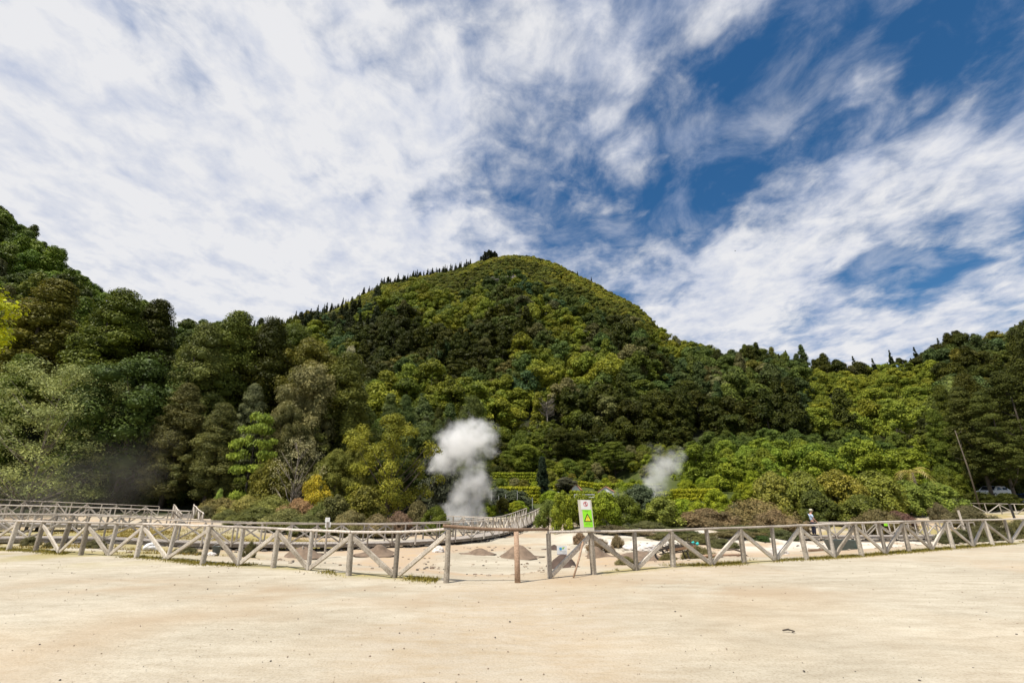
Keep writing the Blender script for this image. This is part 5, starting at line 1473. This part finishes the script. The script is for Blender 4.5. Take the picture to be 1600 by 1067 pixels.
for px, pm, Y, pt_, w_, lab in ((979, 880, 14.3, 872, 34, 'dark green tuft behind the intermediate post right of the warning sign'), (1044, 880, 16.2, 872, 22, 'twiggy tuft at the left end of the old barrow'), (1090, 868, 19.5, 852, 44, 'twiggy bush growing behind the turquoise barrow handle')):
    hero('heath_b', px, pm, Y, pt_, w_, T3(.09, .08, .03), 'heath_bush', lab, 'shrub', 'tufts along the right fence')


def hedge(label, pix, Y0, Y1, h, dp, tint):
    Y0 = hit(pix[0][0], pix[0][1], h * .9); Y1 = hit(pix[1][0], pix[1][1], h * .9)
    a = at_Y(pix[0][0], pix[0][1], Y0); c = at_Y(pix[1][0], pix[1][1], Y1)
    for q in np.linspace(0, 1, 8): PLACED.append((a.x + (c.x - a.x) * q, a.y + (c.y - a.y) * q, .9))
    n = max(6, int((c - a).length / .42)); cen = []
    for i in range(n):
        p = a.lerp(c, i / (n - 1))
        for k in range(3):
            for j in range(max(2, int(h / .5))):
                cen.append((p.x - a.x + random.gauss(0, .05), p.y - a.y + (k - 1) * dp / 3, p.z - a.z - .3 - j * .5))
    cen = np.array(cen); me = leaf_mesh('hedge_%d' % pix[0][0], cen, np.full(len(cen), .36), 34, .2, 1.0, .7, .5, spread=.2)
    z = min(gz(a.x, a.y), a.z - h)
    me.transform(Matrix.Translation((0, 0, a.z - z)))
    o = link(bpy.data.objects.new('hedge', me)); o.location = (a.x, a.y, z); o['tint'] = list(tint)
    return tag(o, label, 'hedge', 'clipped garden hedges')


HG, HY = T3(.13, .15, .012), T3(.17, .175, .012)
hedge('upper clipped hedge left of the cypress', ((768, 738), (842, 738)), 104, 104, 2.4, 1.2, HG)
hedge('lower clipped hedge left of the cypress', ((782, 760), (841, 760)), 86, 86, 2.6, 1.2, HY)
hedge('long hedge sloping down to the right over the warning sign', ((872, 747), (968, 759)), 98, 92, 1.4, 1.2, HY)
hedge('level hedge at the right end of the garden terraces', ((930, 755), (1030, 755)), 96, 96, 1.3, 1.2, HG)
hedge('short yellowish hedge between the cypress and the small hut', ((868, 757), (905, 757)), 88, 88, 1.2, 1.2, HY)
hedge('hedge just left of the tiny white hut, in shade below its top', ((893, 766), (930, 768)), 80, 80, 1.3, 1.2, HG)
hedge('hedge right of the steam wisp in front of the leafy belt', ((1050, 764), (1118, 763)), 80, 80, 1.8, 1.2, HY)
hedge('small block of hedge at the right foot of the steam wisp', ((1028, 768), (1046, 768)), 72, 72, 1.8, 2.2, HG)


# palm
c = at_Y(1424, 735, 49); z = gz(c.x, 49)
root = thing('palm', 'palm with yellowing arched fronds above the bright glossy shrub', 'palm', (c.x, 49, z))
mb = MB(); mb.tube([(c.x, 49, z - .2), (c.x + .1, 49, (z + c.z) / 2), (c.x, 49, c.z - .2)], [.16, .13, .12], 8); mb.build('trunk', M_BARK, root, True)
M_FROND = plain('yellow_frond', (.34, .27, .05), .5, .3, 3)
for k in range(11):
    a = 2 * PI * k / 11 + random.uniform(-.2, .2); el = random.uniform(.3, 1.1); ln = random.uniform(1.9, 2.6); mb = MB(); prev = None
    for i in range(13):
        s = i / 12; r = ln * s * (.95 - .12 * s); q = Vector((c.x + math.cos(a) * r, 49 + math.sin(a) * r, c.z - .2 + ln * (el * s - 1.05 * s * s)))
        if prev is not None:
            mb.beam(prev, q, .03 * (1.1 - s), .03 * (1.1 - s)); d = (q - prev).normalized(); sd = d.cross(Vector((0, 0, 1))).normalized()
            for t in (-1, 1):
                lf = (.75 - .45 * abs(s - .35)) * .75
                mb.poly([q, q + d * .07, q + sd * t * lf + d * .28 - Vector((0, 0, .28))], [(0, 1, 2)])
        prev = q
    mb.build('frond', M_FROND, root)

# bare leaning trunks and the white dead-branched tree on the slope
def bare_tree(name, label, px, py0, py1, Y, r, nb, mt, spread=1.0):
    t = at_Y(px, py1, Y); z = gz(t.x, Y) - .2; root = thing(name, label, 'tree', (t.x, Y, z))
    mb = MB(); h = t.z - z; mb.tube([(t.x, Y, z), (t.x + .1, Y, z + h * .5), (t.x, Y, t.z)], [r, r * .8, r * .4], 8); mb.build('trunk', mt, root, True)
    mb = MB()
    for k in range(nb):
        a = random.uniform(0, 2 * PI); s = random.uniform(.62, 1); b0 = Vector((t.x, Y, z + h * s)); l_ = spread * random.uniform(.5, 1.1)
        d = Vector((math.cos(a), math.sin(a), random.uniform(.1, .9)))
        mb.tube([b0, b0 + d * l_ * .5, b0 + d * l_ + Vector((0, 0, l_ * .2))], [r * .3, r * .2, r * .06], 5)
        e = b0 + d * l_ * .5; d2 = Vector((math.cos(a + .7), math.sin(a + .7), .5)); mb.tube([e, e + d2 * l_ * .5], [r * .15, r * .05], 4)
    mb.build('branches', mt, root, True)


bare_tree('bare_tree', 'bare thin trunk rising in front of the dark conifers at right', 1492, 785, 672, 50, .085, 4, M_BARK)
bare_tree('dead_tree', 'whitish dead tree with bare spreading branches low on the central slope', 854, 650, 628, 128, .25, 60, M_PALEBARK, 2.6)

# ------------------------------------------------------------------ the wooded hills
pts = []


def scatter(x0, x1, y0, y1, s):
    gx, gy = np.meshgrid(np.arange(x0, x1, s), np.arange(y0, y1, s))
    gx = gx + rng.uniform(-.5, .5, gx.shape) * s; gy = gy + rng.uniform(-.5, .5, gy.shape) * s
    return gx.ravel(), gy.ravel()


KN = ['far_a', 'far_b', 'far_c', 'far_cedar', 'far_fir', 'scrub_a', 'scrub_b', 'bush_a', 'bush_b', 'broad_a', 'broad_b', 'cedar_a', 'cedar_b', 'far_d']
NEAR = {0: 9, 1: 10, 2: 11, 3: 12, 13: 10}
rows = []


def put(x, y, z, kind, s, tint, zone):
    if kind < 3 and random.random() < .22: kind = 13
    if x * x + y * y < 112 ** 2 and kind in NEAR and zone in 'LB' and s > .65: kind = NEAR[kind]; s *= .8 if kind < 11 else .72
    rows.append((x, y, z, kind, s, tint, zone))


def vary(c, k=.25):
    f = 1 + random.uniform(-k, k); return (lambda w_: tuple(max(.003, q * f * k_) for q, k_ in zip(c, (1 + w_, 1, 1 - w_))))(random.uniform(-.10, .10))


def noise_pick(x, y, sc_, off): return float(fbm(np.array([x / sc_ + off]), np.array([y / sc_ + off * .7]), 3)[0])


def vis_px(x, y, z):
    px, py, d = project(x, y, z); return px, py, d


for zone, yr, sp_ in (('L', (56, 200), 5.4), ('C', (118, 392), 6.4), ('Ctop', (200, 392), 2.7), ('R', (118, 262), 6.0), ('B', (60, 130), 5.6), ('G', (45, 124), 2.8)):
    X, Yy = scatter(-330, 420, yr[0], yr[1], sp_)
    ok = np.abs(X / Yy) < 1.45
    X, Yy = X[ok], Yy[ok]
    zl, tl = layer(X, Yy, LAY_L, 54.0); zc, tc_ = layer(X, Yy, LAY_C, 126.0); zr_, tr_ = layer(X, Yy, LAY_R, 118.0); zb = field(X, Yy)
    Z = np.maximum(np.maximum(zl, zc), np.maximum(zr_, zb))
    PX, PY, DP = project(X, Yy, Z)
    for i in range(len(X)):
        x, y, z = X[i], Yy[i], Z[i]
        px, py = PX[i], PY[i]
        if px < -90 or px > 1690: continue
        which = 'LCRB'[int(np.argmax([zl[i], zc[i], zr_[i], zb[i]]))]
        if zone[0] != ('B' if zone == 'G' and False else which) and not (zone == 'G' and which == 'B'): continue
        if any((x - a) ** 2 + (y - b_) ** 2 < (r * .8 + .8) ** 2 for a, b_, r in PLACED): continue
        t = {'L': tl[i], 'C': tc_[i], 'R': tr_[i], 'B': 0}[which]
        if t > 1.06: continue
        n_ = noise_pick(x, y, 26, 3.1); n2_ = noise_pick(x, y, 60, 7.7); rr_ = random.random()
        if which == 'C':
            top = t > (.52 if 560 < px < 1035 else .75) + (n_ - .5) * .45
            if (zone == 'Ctop') != top: continue
            if abs(px - 770) < 14 and abs(py - 441) < 9: continue
            if top:
                base = T3(.135, .138, .018) if n_ > .48 else T3(.080, .088, .014)
                if rr_ < .06: base = DK
                if px < 735 and t > .965 and rr_ < .6: put(x, y, z, 4, random.uniform(.42, .75), vary(CON), which)
                elif t > .94 and px > 900 and rr_ < .05: put(x, y, z, 4, random.uniform(.4, .6), vary(CON), which)
                else: put(x, y, z, random.choice([5, 6]), random.uniform(.5, .95), vary(base, .18), which)
            else:
                if n_ > .55: base = T3(.105, .118, .014)
                elif n_ > .46: base = T3(.052, .072, .016)
                else: base = DK
                if rr_ < .13: base = random.choice([OLV, GRY, MID, T3(.035, .06, .02), BRN])
                if px < 590 and py < 540 and rr_ > .35: base = CON; k = random.choice([3, 4, 4])
                else: k = random.choices([0, 1, 2, 3], [4, 4, 4, 1 if base is not DK else 4])[0]
                put(x, y, z, k, random.uniform(.72, 1.28) * (1.1 - .25 * t), vary(base), which)
        elif which == 'L':
            base = T3(.056, .078, .011) if n_ > .52 else (T3(.074, .084, .014) if n_ > .44 else T3(.038, .048, .007))
            if rr_ < .12: base = random.choice([OLV, BRN, GRY])
            if t > .55: base = T3(.062, .092, .011) if n_ > .5 else T3(.044, .062, .009)
            k = random.choices([0, 1, 2, 3], [3, 2, 4, 4])[0]
            put(x, y, z, k, random.uniform(.75, 1.2) * (1.1 - .35 * t), vary(base), which)
        elif which == 'R':
            bright = (1260 < px < 1475 and 590 < py < 700 and n_ > .38)
            if bright: base = T3(.105, .120, .014)
            elif n_ > .55: base = T3(.062, .080, .016)
            elif n_ > .46: base = T3(.040, .056, .016)
            else: base = DK
            if rr_ < .1 and not bright: base = random.choice([OLV, BRN, GRY])
            if t > .9 and rr_ > .6: k, base = 4, CON
            else: k = random.choices([0, 1, 2, 3], [4, 4, 3, 3])[0]
            s_ = random.uniform(.72, 1.25) * (1.02 - .2 * t)
            if bright: k = random.choice([0, 1]); s_ *= .8
            put(x, y, z, k, s_, vary(base), which)
        elif zone == 'G':
            if y < 60 and px < 1010: continue
            if y < 50 and px > 1150: continue
            if not (758 < px < 1230 and y < (124 if px < 1085 else 92)): continue
            if y > 110 and rr_ < .45: put(x, y, z, random.choice([0, 1]), random.uniform(.45, .8), vary(DK if n_ < .5 else MID), which); continue
            if rr_ < .25 or (px < 975 and y < 70 and px > 815) or (882 < px < 972 and y < 86): continue
            base = random.choices([BRT, MID, OLV, GRY, DK], [4, 4, 3, 2, 1])[0]
            if n_ > .55: base = T3(.12, .145, .012)
            put(x, y, z, random.choice([7, 8]), random.uniform(.35, .85) * (1 + .5 * (y > 95)), vary(base), which)
        else:
            if 750 < px < 1085 and y < 124: continue
            if px < 760:
                base = DK if n_ < .5 else T3(.05, .066, .016)
                put(x, y, z, random.choice([0, 2, 3]), random.uniform(.7, 1.05), vary(base), which)
            elif px < 1480:
                if y < 66: continue
                base = T3(.090, .118, .013) if n_ > .42 else T3(.05, .07, .012)
                put(x, y, z, random.choice([0, 1]), random.uniform(.42, .62), vary(base), which)
            else:
                put(x, y, z, random.choice([0, 2, 3]), random.uniform(.7, 1.1), vary(DK if n_ < .55 else MID), which)
# undergrowth that closes the foot of the left wood and of the conifers on the right
for k in range(170):
    px = random.uniform(-40, 420) if k < 120 else random.uniform(1480, 1640)
    Yq = random.uniform(51, 60) if k < 120 else random.uniform(62, 84)
    x = at_Y(px, 780, Yq).x
    put(x, Yq, gz(x, Yq), random.choice([7, 8]), random.uniform(.55, 1.25), vary(DK if random.random() < .7 else MID), 'U')
# clump of firs on the summit and a lone tree on the right skyline
for px, s in ((752, .42), (755, .46), (758, .5), (761, .5), (764, .6), (767, .64), (770, .56), (773, .55), (776, .44)):
    p_ = at_Y(px, 401, 376); put(p_.x, 374 + random.uniform(-3, 3), gz(p_.x, 374) - .5, 3, s * 1.4, vary(T3(.014, .018, .005), .1), 'S')
for px in np.arange(597, 736, 4.2):
    if random.random() < (.10 if px < 645 else .5): continue
    Yq = float(np.interp(px, [590, 740], [358, 379])); sky_ = float(np.interp(px, [600, 660, 720, 745], [440, 428, 413, 403])); p_ = at_Y(px + random.uniform(-5, 5), sky_, Yq)
    put(p_.x, Yq, gz(p_.x, Yq) - .3, random.choice([4, 3, 3]), random.uniform(.18, .6) * (1.25 if px < 640 else 1), vary(T3(.016, .021, .006), .15), 'K')
for px, s in ((1360, .9), (1180, .75), (1216, .8), (1267, .6), (1420, .8), (1382, .6), (1064, .7), (452, .8), (500, .9)):
    Yq = {True: 205, False: 330}[px > 1000]; p_ = at_Y(px, 552, Yq); put(p_.x, Yq, gz(p_.x, Yq), 4, s, vary(CON, .1), 'K')

# the ones that show largest become trees of their own; the rest is the wood that reads as one mass
rows.sort(key=lambda r: r[0] ** 2 + r[1] ** 2)
GS = 6
occ = np.zeros((1100 // GS, 1700 // GS), bool)
for a, b_, r in PLACED:
    z = gz(a, b_); px, py, dp = project(a, b_, z + 1.5)
    rp_ = r * F / dp
    y0, y1 = int((py - rp_ * 1.6) / GS), int((py + rp_) / GS) + 1
    x0, x1 = int((px - rp_ * .8) / GS), int((px + rp_ * .8) / GS) + 1
    if b_ > 35: occ[max(0, y0):max(0, y1), max(0, x0):max(0, x1)] = True
score = []
for idx, (x, y, z, k, s, tint, zone) in enumerate(rows):
    p = PROTO[KN[k]]; px, py, dp = project(x, y, z + p['H'] * s * .55)
    wx, hy = p['W'] * s * .42 * F / dp, p['H'] * s * .45 * F / dp
    y0, y1, x0, x1 = [max(0, int(q / GS)) for q in (py - hy, py + hy + GS, px - wx, px + wx + GS)]
    sl = occ[y0:y1, x0:x1]
    vis = int((~sl).sum()); tot = max(1, sl.size)
    inside = 0 < px < 1600
    if zone == 'U': pass
    elif zone == 'S': score.append((1e6, idx))
    elif zone == 'K': score.append((1e5, idx))
    elif inside and vis / tot > .22: score.append((vis * (.5 + vis / tot), idx))
    sl[:] = True
score.sort(reverse=True)
chosen = [i for _, i in score[:285]]
cset = set(chosen)

COLS = [(-999, 150, 'behind the pale feathery tree'), (150, 265, 'above the dark glossy tree'), (265, 420, 'above the brownish cedars'), (420, 560, 'above the thin pale tree'),
        (560, 660, 'above the big yellow-green tree'), (660, 780, 'above the tall steam plume'), (780, 880, 'above the cypress'), (880, 1000, 'above the warning sign'),
        (1000, 1110, 'above the slanting steam wisp'), (1110, 1240, 'above the right heath mounds'), (1240, 1350, 'above the walking person'), (1350, 1470, 'above the palm'), (1470, 2999, 'behind the right-edge conifers')]
ROWS = [(-999, 480, 'high on the slope'), (480, 560, 'upper slope'), (560, 630, 'mid slope'), (630, 690, 'lower slope'), (690, 9999, 'at the foot')]


def colour_word(c):
    r, g, b_ = c; v = (r + g) / 2 / TF
    if v < .034: return 'dark green'
    if r > g * 1.05: return 'brownish'
    if b_ > .4 * r and v > .05: return 'grey-green'
    if v > .095: return 'bright yellow-green'
    if v > .058: return 'olive green'
    return 'mid green'


SHAPE = {0: ('broadleaf_tree', 'round-crowned tree', 'tree'), 1: ('broadleaf_tree', 'domed tree', 'tree'), 2: ('broadleaf_tree', 'tall-crowned tree', 'tree'), 3: ('cedar_tree', 'cedar', 'tree'), 4: ('fir_tree', 'pointed fir', 'tree'), 5: ('scrub_bush', 'scrub bush', 'shrub'), 6: ('scrub_bush', 'scrub bush', 'shrub'), 7: ('shrub', 'garden bush', 'shrub'), 8: ('shrub', 'garden bush', 'shrub'), 9: ('broadleaf_tree', 'round-crowned tree', 'tree'), 10: ('broadleaf_tree', 'domed tree', 'tree'), 11: ('cedar_tree', 'cedar', 'tree'), 12: ('cedar_tree', 'cedar', 'tree'), 13: ('broadleaf_tree', 'flat-topped tree', 'tree')}
ORD = ['leftmost', 'second from left', 'third from left', 'fourth from left', 'fifth from left', 'sixth from left', 'seventh from left', 'eighth from left', 'ninth from left', 'tenth from left', 'eleventh from left', 'twelfth from left']
bucket = {}
for i in chosen:
    x, y, z, k, s, tint, zone = rows[i]
    px, py, dp = project(x, y, z + PROTO[KN[k]]['H'] * s * .6)
    if zone == 'S': key_ = ('dark fir', 'in the clump on the summit')
    else:
        cw = next(q[2] for q in COLS if q[0] <= px < q[1]); rw = next(q[2] for q in ROWS if q[0] <= py < q[1])
        key_ = (colour_word(tint) + ' ' + SHAPE[k][1], rw + ' ' + cw)
    bucket.setdefault(key_, []).append((px, i))
for key_, lst in bucket.items():
    lst.sort()
    for j, (px, i) in enumerate(lst):
        x, y, z, k, s, tint, zone = rows[i]
        lab = key_[0] + ' ' + key_[1]
        if len(lst) > 1: lab = ('rightmost' if j == len(lst) - 1 and j > 1 else ORD[min(j, 11)]) + ' ' + lab
        nm, _, cat = SHAPE[k]
        plant(KN[k], nm, lab, cat, (x, y, z - .4 * s), s * random.uniform(.9, 1.12), s * random.uniform(.92, 1.12), random.random() * 6.28, tint, 'trees on the wooded hills')

# source crowns for the wood: the first tree of each kind
src = {}
for o in COL.objects:
    for k, key in enumerate(KN):
        if o.data is PROTO[key]['crown'] and k not in src: src[k] = o
for k, key in enumerate(KN):
    if k not in src:
        i = next(i for i in range(len(rows)) if rows[i][3] == k and i not in cset); x, y, z, kk, s, tint, zone = rows[i]; cset.add(i)
        r_ = plant(key, SHAPE[k][0], 'lone %s %s on the wooded hill' % (colour_word(tint), SHAPE[k][1]), SHAPE[k][2], (x, y, z), s, s, 0, tint, 'trees on the wooded hills'); src[k] = r_.children[0]
rest = [r for i, r in enumerate(rows) if i not in cset]
fm = bpy.data.meshes.new('forest'); n = len(rest)
fm.vertices.add(n); fm.vertices.foreach_set('co', np.array([(r[0], r[1], r[2] - .4 * r[4]) for r in rest]).ravel())
for nm, ty, vals in (('kind_index', 'INT', [r[3] for r in rest]), ('size', 'FLOAT_VECTOR', [(r[4] * random.uniform(.8, 1.22), r[4] * random.uniform(.8, 1.22), r[4] * random.uniform(.8, 1.25)) for r in rest]), ('spin', 'FLOAT', [random.random() * 6.28 for r in rest]), ('tint', 'FLOAT_COLOR', [(*r[5], 1) for r in rest])):
    a = fm.attributes.new(nm, ty, 'POINT')
    a.data.foreach_set({'INT': 'value', 'FLOAT': 'value', 'FLOAT_VECTOR': 'vector', 'FLOAT_COLOR': 'color'}[ty], np.array(vals).ravel())
fo = link(bpy.data.objects.new('forest', fm)); fo['kind'] = 'stuff'; fo['label'] = 'far wood covering the hills behind the valley'
ng = bpy.data.node_groups.new('forest_scatter', 'GeometryNodeTree')
ng.interface.new_socket('Geometry', in_out='INPUT', socket_type='NodeSocketGeometry'); ng.interface.new_socket('Geometry', in_out='OUTPUT', socket_type='NodeSocketGeometry')
gi, go, jn = ng.nodes.new('NodeGroupInput'), ng.nodes.new('NodeGroupOutput'), ng.nodes.new('GeometryNodeJoinGeometry')


def named(nm, ty):
    a = ng.nodes.new('GeometryNodeInputNamedAttribute'); a.data_type = ty; a.inputs['Name'].default_value = nm
    return a.outputs['Attribute']


for k in sorted(src):
    oi = ng.nodes.new('GeometryNodeObjectInfo'); oi.inputs['Object'].default_value = src[k]; oi.inputs['As Instance'].default_value = True
    ip = ng.nodes.new('GeometryNodeInstanceOnPoints'); cmp_ = ng.nodes.new('FunctionNodeCompare'); cmp_.data_type = 'INT'; cmp_.operation = 'EQUAL'
    ng.links.new(named('kind_index', 'INT'), cmp_.inputs[2]); cmp_.inputs[3].default_value = k
    ng.links.new(gi.outputs[0], ip.inputs['Points']); ng.links.new(cmp_.outputs[0], ip.inputs['Selection']); ng.links.new(oi.outputs['Geometry'], ip.inputs['Instance'])
    cmb = ng.nodes.new('ShaderNodeCombineXYZ'); ng.links.new(named('spin', 'FLOAT'), cmb.inputs[2])
    ng.links.new(cmb.outputs[0], ip.inputs['Rotation']); ng.links.new(named('size', 'FLOAT_VECTOR'), ip.inputs['Scale'])
    ng.links.new(ip.outputs[0], jn.inputs[0])
ng.links.new(jn.outputs[0], go.inputs[0])
md = fo.modifiers.new('scatter', 'NODES'); md.node_group = ng
print('forest', n, 'chosen', len(chosen))

# bird
bp_ = at_Y(1149, 392, 160)
mb = MB(); mb.poly([(-.5, .1, .12), (-.15, -.12, 0), (0, -.35, 0), (.15, -.12, 0), (.5, .1, .12), (.12, .14, .02), (0, .4, 0), (-.12, .14, .02), (0, 0, .1), (0, 0, -.08)],
                   [(0, 1, 8), (1, 2, 8), (2, 3, 8), (3, 4, 8), (4, 5, 8), (5, 6, 8), (6, 7, 8), (7, 0, 8), (1, 0, 9), (2, 1, 9), (3, 2, 9), (4, 3, 9), (5, 4, 9), (6, 5, 9), (7, 6, 9), (0, 7, 9)])
mb.v = [(bp_.x + a, bp_.y + b_, bp_.z + c_) for a, b_, c_ in mb.v]
single('bird', mb, M_BLACK, 'tiny dark bird gliding in the sky right of the peak', 'bird', bp_)

# ------------------------------------------------------------------ render settings
sc.view_settings.view_transform = 'Standard'; sc.view_settings.look = 'None'
sc.view_settings.exposure = 0.30; sc.view_settings.gamma = 1.0
sc.render.engine = 'CYCLES'
sc.cycles.use_denoising = True
sc.cycles.max_bounces = 14; sc.cycles.diffuse_bounces = 2; sc.cycles.glossy_bounces = 2; sc.cycles.transmission_bounces = 3
sc.cycles.transparent_max_bounces = 6; sc.cycles.volume_bounces = 14; sc.cycles.volume_step_rate = .6
